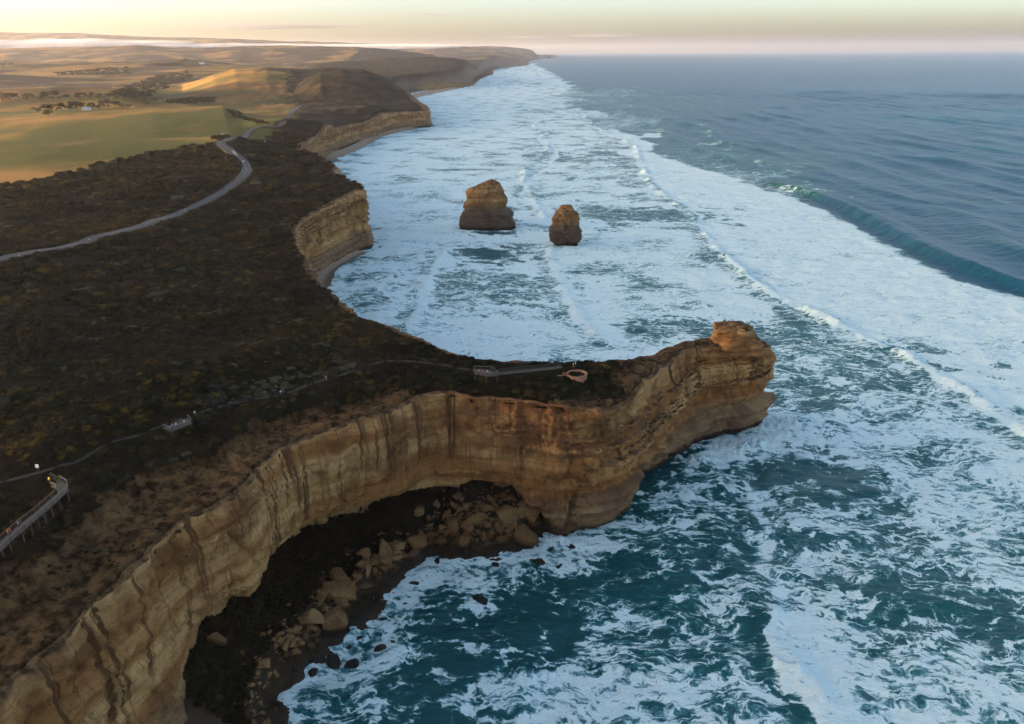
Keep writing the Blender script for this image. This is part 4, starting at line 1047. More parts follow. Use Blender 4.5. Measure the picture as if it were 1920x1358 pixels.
# grey saltbush along the track
gline = np.array([ground(px, py)[:2] for px, py in [(395, 752), (450, 742), (500, 728), (560, 712), (600, 703), (640, 690)]])
gd = poly_dist(allp[:, 0], allp[:, 1], gline); gk = rng.random(len(allp)) < sst(9, 1, gd) * .42
gk = gk | (rng.random(len(allp)) < .03); kindv = np.where(gk, 5, rng.integers(0, 5, len(allp)))
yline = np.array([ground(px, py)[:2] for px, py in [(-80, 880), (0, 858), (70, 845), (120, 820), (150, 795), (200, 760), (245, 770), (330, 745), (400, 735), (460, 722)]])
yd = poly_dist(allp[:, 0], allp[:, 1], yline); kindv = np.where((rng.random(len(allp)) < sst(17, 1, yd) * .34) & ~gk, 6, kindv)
prox = (dn / (allp[:, 2] + .3))
# the ones that show largest become bushes of their own
cx_ = allp[:, 0] / dn; inview = (np.degrees(np.arctan2(allp[:, 0], allp[:, 1])) > -36) & (dn > 150) & (so_ < .5)
order = np.argsort(np.where(inview, prox, 1e9))[:290]
solo = np.zeros(len(allp), bool); solo[order] = True
rest = ~solo
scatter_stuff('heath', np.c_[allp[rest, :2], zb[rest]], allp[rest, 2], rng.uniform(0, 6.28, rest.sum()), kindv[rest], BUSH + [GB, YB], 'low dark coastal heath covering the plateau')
BANCH = [(*ground(px, py)[:2], w) for px, py, w in [(0, 860, 'at the picture edge left of the white notice'), (60, 850, 'just inland of the white notice'), (120, 830, 'inland of the boardwalk head'), (180, 800, 'halfway between the white notice and the small lookout'), (200, 860, 'on the seaward side below the track'), (250, 770, 'up the slope left of the small lookout'),
         (330, 750, 'directly inland of the small lookout'), (400, 800, 'right below the small lookout'), (420, 730, 'above the track right of the small lookout'), (500, 700, 'above the grey saltbushes'), (40, 940, 'in the hollow left of the boardwalk'), (520, 760, 'between the track and the bare slope'), (100, 770, 'on the upper left of the near slope'), (620, 690, 'above the bend of the track'), (700, 660, 'near the bare patch by the bay edge'), (780, 690, 'on the neck before the neck lookout'), (160, 905, 'just right of the boardwalk rail corner'), (265, 855, 'above the widest bare slope'), (430, 805, 'beside the pale bare patch'), (570, 775, 'at the top of the stained cliff'), (660, 730, 'below the far bend of the track'), (60, 725, 'on the dark rise far left of the sunlit-tinted bushes'), (160, 725, 'on the dark rise above the sunlit-tinted bushes'), (15, 690, 'on the dark rise at the picture edge'), (95, 795, 'on the crest above the sunlit-tinted bushes'), (45, 775, 'left of the crest above the sunlit-tinted bushes'), (140, 760, 'on the shoulder right of the dark rise'), (215, 735, 'on the high ground above the small lookout'), (205, 790, 'among the sunlit-tinted bushes halfway to the small lookout'), (150, 815, 'below the sunlit-tinted bushes near the track'), (290, 775, 'next to the track before the small lookout'), (10, 965, 'beside the boardwalk at the picture edge'), (65, 930, 'against the inland boardwalk rail'), (560, 680, 'well above the grey saltbushes'), (440, 690, 'on the dark slope above the pair on the track'), (280, 720, 'behind the sunlit-tinted bushes left of the small lookout')]]
for i in np.where(solo)[0]:
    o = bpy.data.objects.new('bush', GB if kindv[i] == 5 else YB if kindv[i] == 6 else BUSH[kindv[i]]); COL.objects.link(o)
    o.location = (allp[i, 0], allp[i, 1], zb[i]); s = allp[i, 2]; o.scale = (s, s, s); o.rotation_euler = (0, 0, rng.uniform(0, 6.28))
    if kindv[i] == 5: tag(o, ('small' if s < 1.3 else 'broad') + ' grey-green saltbush ' + min(BANCH, key=lambda q: (q[0] - allp[i, 0]) ** 2 + (q[1] - allp[i, 1]) ** 2)[2], 'bush', 'grey saltbushes by the track')
    else:
        an = min(BANCH, key=lambda q: (q[0] - allp[i, 0]) ** 2 + (q[1] - allp[i, 1]) ** 2)
        tag(o, ('small' if s < 1.35 else 'broad' if s < 1.9 else 'very large') + (' sunlit-tinted heath bush ' if kindv[i] == 6 else ' olive heath bush ') + an[2], 'bush', 'bushes on the near clifftop')
# scrub on the cove slope
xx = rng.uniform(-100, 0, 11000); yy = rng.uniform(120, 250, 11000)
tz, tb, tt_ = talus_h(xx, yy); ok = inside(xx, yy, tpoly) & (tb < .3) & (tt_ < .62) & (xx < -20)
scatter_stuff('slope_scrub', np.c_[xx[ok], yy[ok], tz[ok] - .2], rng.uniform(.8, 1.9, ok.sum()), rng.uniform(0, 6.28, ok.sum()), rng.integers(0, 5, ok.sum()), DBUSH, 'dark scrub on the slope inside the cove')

xx = rng.uniform(-100, 30, 16000); yy = rng.uniform(120, 262, 16000)
tz, tb, tt_ = talus_h(xx, yy); ok = inside(xx, yy, tpoly) & (tb < .6) & ((tt_ > .45) | (xx > -24)) & (fbm(xx / 7, yy / 7, 2.2, 3) > -.25)
scatter_stuff('rubble', np.c_[xx[ok], yy[ok], tz[ok]], rng.choice([.25, .3, .4, .5, .65, .9, 1.2], ok.sum()), rng.uniform(0, 6.28, ok.sum()), rng.integers(0, 9, ok.sum()), BM, 'broken stones packed between the boulders of the cove')

# ------------------------------------------------------------------ road
t = NT('asphalt'); n = t.noise(t.pos(), 3.0, 4, .7); MAT['asphalt'] = t.base(t.mix(n, (.018, .020, .024), (.034, .037, .043)), .75)
MAT['paint'] = plain('road_paint', (.24, .25, .26), .6, .15, 1.0)
MAT['gravel'] = plain('verge_gravel', (.05, .036, .016), .95, .5, .6)
def ribbon(name, L, off0, off1, lift, mat, parent=None, skirt=0.0):
    tg = np.gradient(L, axis=0); tg /= np.linalg.norm(tg, axis=1)[:, None]; nn = np.stack([-tg[:, 1], tg[:, 0]], 1)
    A = L + nn * off0; B = L + nn * off1
    zc = land_h(L[:, 0], L[:, 1]); k = np.ones(9) / 9; zc = np.convolve(np.pad(zc, 4, 'edge'), k, 'valid') + lift
    V = np.concatenate([np.c_[A, zc], np.c_[B, zc]]); n = len(L)
    if skirt: V = np.concatenate([np.c_[A + nn * np.sign(off0 - off1) * .5, zc - skirt], np.c_[A, zc], np.c_[B, zc], np.c_[B - nn * np.sign(off0 - off1) * .5, zc - skirt]])
    r = len(V) // n; F = []
    for j in range(r - 1):
        i = np.arange(n - 1); F.append(np.stack([j * n + i, j * n + i + 1, (j + 1) * n + i + 1, (j + 1) * n + i], 1))
    o = mesh_obj(name, V, np.vstack(F), mat, parent, smooth=False)
    if o.data.polygons[len(o.data.polygons) // 2].normal.z < 0: o.data.flip_normals()
    return o
road_l = catmull(_road[::5], 14)[0]
road = ribbon('road', road_l, -3.7, 3.7, .42, MAT['asphalt'], None, 1.2); tag(road, 'two-lane asphalt road winding over the heath', None, None, 'structure')
for a in (-3.25, 3.05): ribbon('edge_line', road_l, a, a + .2, .436, MAT['paint'], road)
ribbon('centre_line', road_l, -.22, -.04, .436, MAT['paint'], road); ribbon('centre_line', road_l, .08, .26, .436, MAT['paint'], road)
vg = ribbon('verge', road_l, -5.2, 5.2, .26, MAT['gravel'], road, 1.0)
# the cliff-top track
trk = ribbon('path', path_l, -.55, .55, .16, plain('track_gravel', (.034, .031, .028), .9, .3, 1.2), None, .7); tag(trk, 'grey gravel walking track along the clifftop', None, None, 'structure')

MAT['white'] = plain('white_paint', (.72, .73, .73), .5, .08)
MAT['timber'] = plain('grey_timber', (.062, .058, .052), .85, .35, 4.0)
MAT['brownwood'] = plain('brown_timber', (.17, .115, .07), .85, .35, 4.0)
MAT['steel'] = plain('galvanised_rail', (.16, .175, .19), .45, .12, 3.0, .6)
MAT['stonewall'] = plain('pink_stone', (.34, .165, .10), .85, .35, 2.0)
MAT['red'] = plain('red_reflector', (.55, .05, .03), .4, .1)

# guide posts along the road
def guide_post(px, py, label, h=1.1):
    g = ground(px, py); z = float(land_h(g[0:1], g[1:2])[0])
    e = empty('guide_post', (g[0], g[1], z)); tag(e, label, 'guide post', 'white guide posts along the road')
    MB().box((0, 0, h / 2), (.28, .14, h)).build('post', MAT['white'], e); MB().box((0, -.09, h * .85), (.14, .03, .2)).build('reflector', MAT['red'], e)
for k, (px, py, lab) in enumerate([(423, 297, 'white guide post inside the upper bend, first of the pair'), (432, 305, 'white guide post inside the upper bend, second of the pair'), (446, 294, 'white guide post at the end of the bend guardrail'), (242, 425, 'white guide post beside the long straight, nearer the middle'), (347, 396, 'white guide post where the straight begins to curve'),
                                   (307, 414, 'white guide post between two others on the long straight'), (37, 483, 'white guide post at the left end of the straight'), (75, 474, 'white guide post near the left end, second one along'), (168, 452, 'white guide post in the middle of the long straight'), (497, 236, 'white guide post on the far side past the bend'), (513, 236, 'white guide post farthest along past the bend'), (405, 372, 'white guide post on the outside of the lower curve')]):
    guide_post(px, py, lab)
def road_sign(px, py, label, w, h, hp):
    g = ground(px, py); z = float(land_h(g[0:1], g[1:2])[0]); e = empty('sign', (g[0], g[1], z)); tag(e, label, 'sign')
    MB().box((0, 0, hp / 2), (.12, .12, hp)).build('post', MAT['timber'], e); MB().box((0, -.09, hp - h / 2 + .1), (w, .05, h)).build('sign_board', MAT['white'], e)
road_sign(457, 307, 'white road sign on the outside of the upper bend', 1.5, 1.3, 2.6)
road_sign(497, 268, 'white roadside sign on the heath right of the bend', 1.2, 1.2, 2.0)
road_sign(72, 884, 'small white notice beside the boardwalk junction', .8, .95, 1.7)
g0, g1 = ground(437, 286), ground(444, 293)
e = empty('guardrail', tuple(g0)); tag(e, 'short pale guardrail on the inside of the upper bend', 'guardrail')
d = g1 - g0; d[2] = float(land_h(g1[0:1], g1[1:2])[0] - land_h(g0[0:1], g0[1:2])[0]); e.location.z = float(land_h(g0[0:1], g0[1:2])[0])
MB().bar((0, 0, .75), tuple(d + [0, 0, .75]), .08, .35).build('rail', MAT['white'], e)
for f in np.linspace(0, 1, 7): MB().box(tuple(d * f + [0, 0, .35]), (.15, .15, .8)).build('post', MAT['timber'], e)

# fence beside the track
fl = path_l; acc = np.concatenate([[0], np.cumsum(np.linalg.norm(np.diff(fl, axis=0), axis=1))])
tg = np.gradient(fl, axis=0); tg /= np.linalg.norm(tg, axis=1)[:, None]; nn = np.stack([-tg[:, 1], tg[:, 0]], 1)
for side, lab in ((1.35, 'inland row of timber posts with wire along the clifftop track'), (-1.35, 'seaward row of timber posts with wire along the clifftop track')):
    fe = empty('post_fence', (0, 0, 0)); tag(fe, lab, 'fence')
    q = np.arange(acc[-1] * .40, acc[-1] * .97, 3.0); P2 = fl + nn * side; X = np.interp(q, acc, P2[:, 0]); Y = np.interp(q, acc, P2[:, 1]); Z = land_h(X, Y)
    pm = MB().box((0, 0, .6), (.16, .16, 1.4)).build('post', MAT['timber'], fe); base_me = pm.data; bpy.data.objects.remove(pm)
    wires = MB()
    for i in range(len(q)):
        p = bpy.data.objects.new('post', base_me); COL.objects.link(p); p.parent = fe; p.location = (X[i], Y[i], Z[i])
        if i: 
            for hh in (.55, 1.05): wires.bar((X[i - 1], Y[i - 1], Z[i - 1] + hh), (X[i], Y[i], Z[i] + hh), .014)
    wires.build('wire', MAT['timber'], fe)

# ------------------------------------------------------------------ boardwalk at the near left
def railing(mb_post, mb_rail, mb_mid, L, h=1.1, step=1.9):
    for a, b in zip(L[:-1], L[1:]):
        a = np.array(a); b = np.array(b); n = max(1, int(np.linalg.norm(b - a) / step))
        mb_rail.bar(tuple(a + [0, 0, h]), tuple(b + [0, 0, h]), .11, .09)
        for f in (.3, .55, .8): mb_mid.bar(tuple(a + [0, 0, h * f]), tuple(b + [0, 0, h * f]), .02)
        for k in range(n + 1): mb_post.append(a + (b - a) * k / n)
ZD = 57.6
RR = [at(px, py, ZD + 1.1)[:2] for px, py in [(110, 892), (124, 900), (127, 911), (96, 940), (44, 984), (18, 1006), (-90, 1112)]]
RL = [at(px, py, ZD + 1.1)[:2] for px, py in [(94, 904), (103, 907), (105, 917), (63, 953), (22, 985), (0, 1004), (-110, 1094)]]
bw_ = empty('boardwalk', (RR[2][0], RR[2][1], ZD)); tag(bw_, 'raised grey boardwalk on posts with a steel handrail above the near slope', 'boardwalk'); O = np.array([RR[2][0], RR[2][1], ZD])
R3 = [np.array([p[0], p[1], ZD]) - O for p in RR]; L3 = [np.array([p[0], p[1], ZD]) - O for p in RL]
dk = MB()
for i in range(len(R3) - 1):
    a, b, c, d_ = R3[i], R3[i + 1], L3[i + 1], L3[i]; n = len(dk.v)
    dk.v += [tuple(p) for p in (a, b, c, d_)] + [tuple(p - [0, 0, .22]) for p in (a, b, c, d_)]
    dk.f += [[n, n + 3, n + 2, n + 1], [n + 4, n + 5, n + 6, n + 7], [n, n + 1, n + 5, n + 4], [n + 2, n + 3, n + 7, n + 6]]
dk.build('deck', MAT['timber'], bw_)
pk = []; rr_, rm = MB(), MB(); railing(pk, rr_, rm, R3); rr_.build('handrail', MAT['steel'], bw_); rm.build('railing_wires', MAT['timber'], bw_)
pk2 = []; rr2, rm2 = MB(), MB(); railing(pk2, rr2, rm2, L3); rr2.build('handrail', MAT['brownwood'], bw_); rm2.build('railing_wires', MAT['brownwood'], bw_)
for p in pk + pk2: MB().box(tuple(p + [0, 0, .55]), (.09, .09, 1.1)).build('railing_post', MAT['timber'], bw_)
for side in (R3, L3):
    for a, b in zip(side[2:-1], side[3:]):
        n = max(1, int(np.linalg.norm(b - a) / 2.3))
        for k in range(n):
            p = a + (b - a) * (k + .2) / n; w = p + O; zg = float(land_h(np.array([w[0]]), np.array([w[1]]))[0]) - 1.5 - ZD
            MB().box((p[0], p[1], (zg - .1) / 2), (.2, .2, abs(zg) - .1)).build('support_post', MAT['timber'], bw_)

def platform(name, PX, z, label, rail_mat, open_side=None, base_h=1.6):
    P = [at(px, py, z)[:2] for px, py in PX]; c = np.mean(P, 0); e = empty(name, (c[0], c[1], z)); tag(e, label, 'lookout')
    Q = [np.array([p[0] - c[0], p[1] - c[1], 0.0]) for p in P]; m = MB(); n = len(Q)
    m.v = [tuple(q) for q in Q] + [tuple(q - [0, 0, .3]) for q in Q]; m.f = [list(range(n)), list(range(2 * n - 1, n - 1, -1))] + [[i, n + i, n + (i + 1) % n, (i + 1) % n] for i in range(n)]
    m.build('deck', MAT['timber'], e)
    pk = []; a, b = MB(), MB()
    for i in range(n):
        if open_side is not None and i in open_side: continue
        railing(pk, a, b, [Q[i], Q[(i + 1) % n]], 1.1, 1.6)
    a.build('handrail', rail_mat, e); b.build('railing_wires', MAT['timber'], e)
    for p in pk: MB().box(tuple(p + [0, 0, .55]), (.10, .10, 1.1)).build('railing_post', MAT['timber'], e)
    for q in Q: MB().box((q[0] * .9, q[1] * .9, -base_h / 2), (.22, .22, base_h)).build('support_post', MAT['timber'], e)
    return e
platform('lookout_platform', [(306, 802), (321, 809), (360, 794), (352, 784)], 56.9, 'small railed timber lookout on the near clifftop beside the track', MAT['steel'], open_side=(3,), base_h=2.4)
platform('lookout_platform', [(889, 700), (912, 705), (935, 704), (922, 694), (889, 692)], 54.2, 'railed timber lookout on the narrow neck of the headland', MAT['steel'], open_side=(), base_h=2.4)
# walkway from the neck to the ring
wk = [at(px, py, 54.0) for px, py in [(930, 702), (975, 697), (1040, 690), (1052, 688)]]
we = empty('walkway', tuple(wk[0])); tag(we, 'narrow railed walkway running out along the headland to the round lookout', 'walkway'); W3 = [p - wk[0] for p in wk]
m = MB()
for a, b in zip(W3[:-1], W3[1:]): m.bar(tuple(a), tuple(b), 1.8, .2)
m.build('deck', MAT['timber'], we)
for off in (-.95, .95):
    pk = []; a_, b_ = MB(), MB(); railing(pk, a_, b_, [p + np.array([0, off, 0.1]) for p in W3], 1.1, 2.2); a_.build('handrail', MAT['timber'], we); b_.build('railing_wires', MAT['timber'], we)
    for p in pk: MB().box(tuple(p + [0, 0, .55]), (.09, .09, 1.1)).build('railing_post', MAT['timber'], we)
rc = at(1082, 686, 53.6); re_ = empty('round_lookout', (rc[0], rc[1], float(land_h(rc[0:1], rc[1:2])[0]) + .1)); tag(re_, 'round lookout ringed by a low pinkish stone wall on the headland', 'lookout')
def ring(r0, r1, z0, z1, a0, a1, n=40):
    m = MB(); A = np.linspace(a0, a1, n)
    for a in A:
        for r, z in ((r0, z0), (r1, z0), (r1, z1), (r0, z1)): m.v.append((r * math.cos(a), r * math.sin(a), z))
    for i in range(n - 1):
        b = i * 4
        for j in range(4): m.f.append([b + j, b + (j + 1) % 4, b + 4 + (j + 1) % 4, b + 4 + j])
    m.f += [[0, 3, 2, 1], [4 * n - 4, 4 * n - 3, 4 * n - 2, 4 * n - 1]]
    return m
ring(3.0, 3.35, -1.2, 1.0, math.radians(-165), math.radians(165)).build('ring_wall', MAT['stonewall'], re_); ring(2.95, 3.5, 1.0, 1.1, math.radians(-165), math.radians(165)).build('coping', MAT['stonewall'], re_)
MB().tube((0, 0, -1.2), (0, 0, .02), 3.05, None, 32).build('floor', MAT['timber'], re_)
for sgn_ in (-1, 1): MB().bar((-3.1, sgn_ * .85, .35), (-6.5, sgn_ * 1.1, .3), .3, 1.3).build('entrance_wall', MAT['stonewall'], re_)

# ------------------------------------------------------------------ people
def person_mesh(seed, top, legs, skin=(.45, .28, .2), hair=(.03, .02, .015), pose=0):
    r = random.Random(seed); st = .10 if pose == 0 else .22
    J = {'pel': (0, 0, .95), 'waist': (0, .01, 1.12), 'chest': (0, 0, 1.34), 'neck': (0, 0, 1.5), 'head': (0, .02, 1.62), 'crown': (0, .01, 1.73)}
    for s, n in ((-1, 'l'), (1, 'r')):
        J[n + 'hip'] = (s * .1, 0, .9); J[n + 'knee'] = (s * .11, st * s * .5 + .02, .5); J[n + 'ank'] = (s * .11, -st * s * .5, .08); J[n + 'toe'] = (s * .12, -st * s * .5 + .17, .04)
        J[n + 'sh'] = (s * .19, 0, 1.41); J[n + 'el'] = (s * .25, -.03, 1.14); J[n + 'wr'] = (s * .24, .10 if pose == 0 else .16 + .1 * s, .90 + (.25 if pose == 1 and s > 0 else 0)); J[n + 'hand'] = (s * .235, .14 if pose == 0 else .25, .83 + (.30 if pose == 1 and s > 0 else 0))
    E_ = [('pel', 'waist'), ('waist', 'chest'), ('chest', 'neck'), ('neck', 'head'), ('head', 'crown')]
    for n in 'lr': E_ += [('pel', n + 'hip'), (n + 'hip', n + 'knee'), (n + 'knee', n + 'ank'), (n + 'ank', n + 'toe'), ('chest', n + 'sh'), (n + 'sh', n + 'el'), (n + 'el', n + 'wr'), (n + 'wr', n + 'hand')]
    rad = dict(pel=(.155, .11), waist=(.13, .10), chest=(.16, .11), neck=(.06, .06), head=(.095, .11), crown=(.07, .08), hip=(.09, .095), knee=(.06, .065), ank=(.045, .05), toe=(.045, .03), sh=(.065, .065), el=(.045, .045), wr=(.035, .035), hand=(.045, .028))
    names = list(J); me = bpy.data.meshes.new('person_body'); me.from_pydata([J[n] for n in names], [(names.index(a), names.index(b)) for a, b in E_], [])
    o = bpy.data.objects.new('person', me); COL.objects.link(o); md = o.modifiers.new('s', 'SKIN'); md.use_smooth_shade = True
    for i, n in enumerate(names):
        k = n if n in rad else n[1:]; me.skin_vertices[0].data[i].radius = rad[k]; me.skin_vertices[0].data[i].use_root = (n == 'pel')
    o.modifiers.new('d', 'SUBSURF').levels = 1
    dg = bpy.context.evaluated_depsgraph_get(); me2 = bpy.data.meshes.new_from_object(o.evaluated_get(dg)); bpy.data.objects.remove(o)
    me2.materials.clear()
    for nm, c in (('shirt', top), ('trousers', legs), ('skin', skin), ('hair', hair)): me2.materials.append(plain('person_' + nm, c, .8, .15, 8.0))
    for p in me2.polygons:
        c = p.center; p.material_index = 3 if (c.z > 1.66 or (c.z > 1.53 and c.y < -.02)) else 2 if c.z > 1.49 else 1 if c.z < .98 and abs(c.x) < .2 else 2 if c.z < .92 else 0
    return me2
PK = {'black': person_mesh(1, (.015, .015, .018), (.02, .02, .022)), 'yellow': person_mesh(2, (.55, .45, .04), (.03, .03, .04)), 'orange': person_mesh(3, (.55, .16, .04), (.04, .04, .05), pose=1), 'grey': person_mesh(4, (.25, .25, .27), (.03, .03, .04)),
      'white': person_mesh(5, (.50, .51, .53), (.05, .06, .10)), 'blue': person_mesh(6, (.06, .10, .28), (.03, .03, .04)), 'red': person_mesh(7, (.45, .07, .05), (.03, .03, .04)), 'pink': person_mesh(8, (.60, .33, .33), (.30, .24, .2), pose=1)}
def person(px, py, z, colr, label, rz):
    p = at(px, py, z); o = bpy.data.objects.new('person', PK[colr]); COL.objects.link(o); o.location = p; o.rotation_euler = (0, 0, rz); tag(o, label, 'person')
gz_ = lambda px, py: float(ground(px, py)[2]) + .35
for a in [(98, 898, 57.6, 'black', 'person in black standing at the head of the boardwalk', 1), (104, 902, 57.6, 'black', 'second person in black beside the boardwalk corner', 2), (108, 905, 57.6, 'black', 'person in dark clothes closest to the boardwalk rail corner', 4), (94, 906, 57.6, 'yellow', 'person in a yellow jacket at the boardwalk corner', 3),
          (36, 990, 57.6, 'grey', 'person in grey walking down the boardwalk', 2.4), (17, 1006, 57.6, 'orange', 'person in an orange jacket on the boardwalk, closest to the camera', 2.4), (21, 1003, 57.6, 'red', 'person in rust red walking beside the orange jacket', 2.4),
          (331, 796, 56.9, 'black', 'person in black at the middle of the small clifftop lookout', 5), (341, 795, 56.9, 'blue', 'person in a blue jacket on the small clifftop lookout', 5), (346, 797, 56.9, 'pink', 'person in pale pink at the rail of the small clifftop lookout', 4.6), (331, 803, 56.9, 'white', 'person in white at the front rail of the small clifftop lookout', 4), (324, 805, 56.9, 'grey', 'person in grey at the left corner of the small clifftop lookout', 4),
          (892, 699, 54.2, 'black', 'person in black at the left end of the neck lookout', 0), (898, 701, 54.2, 'grey', 'person in grey on the neck lookout beside the left end', 1), (904, 701, 54.2, 'red', 'person in dark red on the neck lookout', 2), (914, 703, 54.2, 'white', 'person in white at the front of the neck lookout', 3), (920, 699, 54.2, 'black', 'person in black at the right end of the neck lookout', 1),
          (1075, 689, 53.4, 'pink', 'person in pink inside the round lookout', 1), (1079, 687, 53.4, 'white', 'person in white inside the round lookout', 2)]: person(*a)
for px, py, c, lab, rz in [(366, 780, 'white', 'person in white on the track just past the small lookout', 1), (433, 762, 'red', 'person in red walking alone along the track', 1), (527, 741, 'white', 'person in white of the pair on the track', 4), (532, 740, 'blue', 'person in blue of the pair on the track', 4), (612, 713, 'pink', 'person in pink farther along the track', 1)]:
    person(px, py, gz_(px, py), c, lab, rz)

# ------------------------------------------------------------------ farm trees and houses
MAT['bark'] = plain('bark', (.09, .065, .045), .9, .4, 3.0)
MAT['leaf'] = bush_material('tree_leaves', [(0, (.018, .020, .008)), (.5, (.030, .030, .012)), (1, (.048, .040, .016))])
def tree_meshes(seed, tall):
    r = np.random.default_rng(seed); tr = MB(); tr.tube((0, 0, -.5), (0, 0, .38), .045, .028, 7)
    lumps = 16; C = np.c_[r.uniform(-.42, .42, (lumps, 2)), r.uniform(.30, .92, lumps)]; C[:, :2] *= (1.15 - .75 * np.abs(C[:, 2:3] - .45)) / tall
    for c in C[:6]: tr.tube((0, 0, .25), tuple(c * [.8, .8, .9]), .02, .008, 5)
    R = r.uniform(.09, .17, lumps); V = []; F = []
    for _ in range(950):
        k = r.integers(lumps); n = r.normal(size=3); n /= np.linalg.norm(n); p = C[k] + n * R[k] * r.uniform(.55, 1.15) * [1.25, 1.25, .8]
        u = np.cross(n, r.normal(size=3)); u /= np.linalg.norm(u) + 1e-6; w = np.cross(n, u) * .8 + r.normal(size=3) * .3; s = r.uniform(.025, .05); b = len(V)
        V += [(p - u * s).tolist(), (p + w * s).tolist(), (p + u * s).tolist(), (p - w * s).tolist()]; F.append([b, b + 1, b + 2, b + 3])
    cm = bpy.data.meshes.new('crown'); cm.from_pydata(V, [], F); cm.materials.append(MAT['leaf'])
    tm = bpy.data.meshes.new('trunk'); tm.from_pydata(tr.v, [], tr.f); tm.materials.append(MAT['bark'])
    return tm, cm
TM = [tree_meshes(i, (.9, 1.1, .8, 1.3)[i % 4]) for i in range(4)]
def tree(px, py, wpx, hpx, label, group, k):
    g = ground(px, py); z = float(land_h(g[0:1], g[1:2])[0]); D = np.linalg.norm([g[0], g[1], z - 150]); h = hpx / FPX * D * 1.05; w = wpx / FPX * D
    e = empty('tree', (g[0], g[1], z), random.uniform(0, 6)); tag(e, label, 'tree', group); tm, cm = TM[k % 4]
    for nm, m in (('trunk', tm), ('crown', cm)):
        o = bpy.data.objects.new(nm, m); COL.objects.link(o); o.parent = e; o.scale = (w / .95, w / .95, h)
near_row = [(70, 212, 14, 9), (92, 213, 24, 14), (91, 219, 14, 9), (116, 210, 18, 13), (130, 209, 18, 15), (145, 208, 20, 15), (153, 207, 14, 12), (171, 206, 14, 11), (183, 206, 12, 9), (198, 204, 18, 14), (216, 203, 16, 12), (228, 204, 12, 8), (242, 203, 9, 6), (275, 199, 9, 4)]
far_row = [(5, 191, 24, 13), (20, 190, 22, 13), (55, 190, 18, 11), (75, 190, 16, 11), (100, 189, 26, 15), (125, 189, 9, 10), (150, 188, 20, 11), (168, 187, 14, 11), (187, 187, 12, 10), (210, 187, 18, 11), (228, 188, 16, 10), (248, 190, 22, 9), (270, 191, 22, 8), (290, 192, 22, 7)]
o1 = ['low tree at the left end of the farm windbreak', 'spreading tree second from the left end of the farm windbreak', 'small tree standing forward below the farm windbreak', 'dense tree third along the farm windbreak', 'tallest dark tree of the farm windbreak, left of its middle', 'broad dark tree of the farm windbreak left of the white house', 'tree against the left side of the white house', 'tree right of the white house', 'low tree right of the white house, second one', 'large dark tree right of the gap in the windbreak', 'broad tree beside the large dark one in the windbreak', 'small tree near the right end of the windbreak', 'lone bushy tree past the right end of the windbreak', 'tiny lone tree far right of the windbreak']
for k, (a, lab) in enumerate(zip(near_row, o1)): tree(*a, lab, 'farm windbreak trees', k)
nums = ['first', 'second', 'third', 'fourth', 'fifth', 'sixth', 'seventh', 'eighth', 'ninth', 'tenth', 'eleventh', 'twelfth', 'thirteenth', 'last']
for k, a in enumerate(far_row): tree(*a, nums[k] + ' tree from the left in the distant row behind the windbreak', 'distant tree row', k + 1)
for k, a in enumerate([(342, 118, 8, 5), (350, 117, 8, 6), (335, 118, 6, 4), (20, 124, 8, 5), (5, 125, 10, 5), (455, 120, 8, 4)]): tree(*a, ['dark tree on the hill left of the pale farmhouse', 'tallest tree on the hill by the pale farmhouse', 'small tree on the hill far left of the pale farmhouse', 'tree on the far slope near the left edge', 'bushy tree on the far slope at the left edge', 'tree on the far hill right of the pale farmhouse'][k], 'hill trees', k)
# scattered woodland masses too far to count
WP = []
for poly, n in (([(205, 178), (235, 163), (300, 141), (350, 134), (362, 146), (330, 158), (296, 172), (270, 186)], 420), ([(300, 192), (360, 184), (405, 184), (400, 192), (340, 196)], 160), ([(100, 135), (240, 128), (250, 138), (110, 142)], 160), ([(280, 121), (330, 117), (345, 121), (290, 124)], 120), ([(425, 206), (445, 208), (455, 216), (438, 220)], 60), ([(440, 216), (492, 227), (505, 232), (480, 231), (446, 221)], 70)):
    P_ = np.array(poly, float); k = 0
    while k < n:
        c = rng.uniform(P_.min(0), P_.max(0))
        if inside(c[:1], c[1:], P_)[0]:
            g = ground(*c); WP.append((g[0], g[1], g[2], (4.5 if g[1] > 1700 else 2.2) * rng.uniform(.7, 1.5) * max(1, g[1] / 2500))); k += 1
WP = np.array(WP); WP[:, 2] = land_h(WP[:, 0], WP[:, 1]) - .3
scatter_stuff('woodland', WP[:, :3], WP[:, 3], rng.uniform(0, 6.28, len(WP)), rng.integers(0, 5, len(WP)), BUSH, 'dark patches of distant woodland and gully scrub')
MAT['wallw'] = plain('white_wall', (.70, .69, .66), .7, .1); MAT['roofg'] = plain('grey_roof', (.42, .43, .44), .5, .15); MAT['glass'] = plain('dark_glass', (.02, .025, .03), .15, .1)
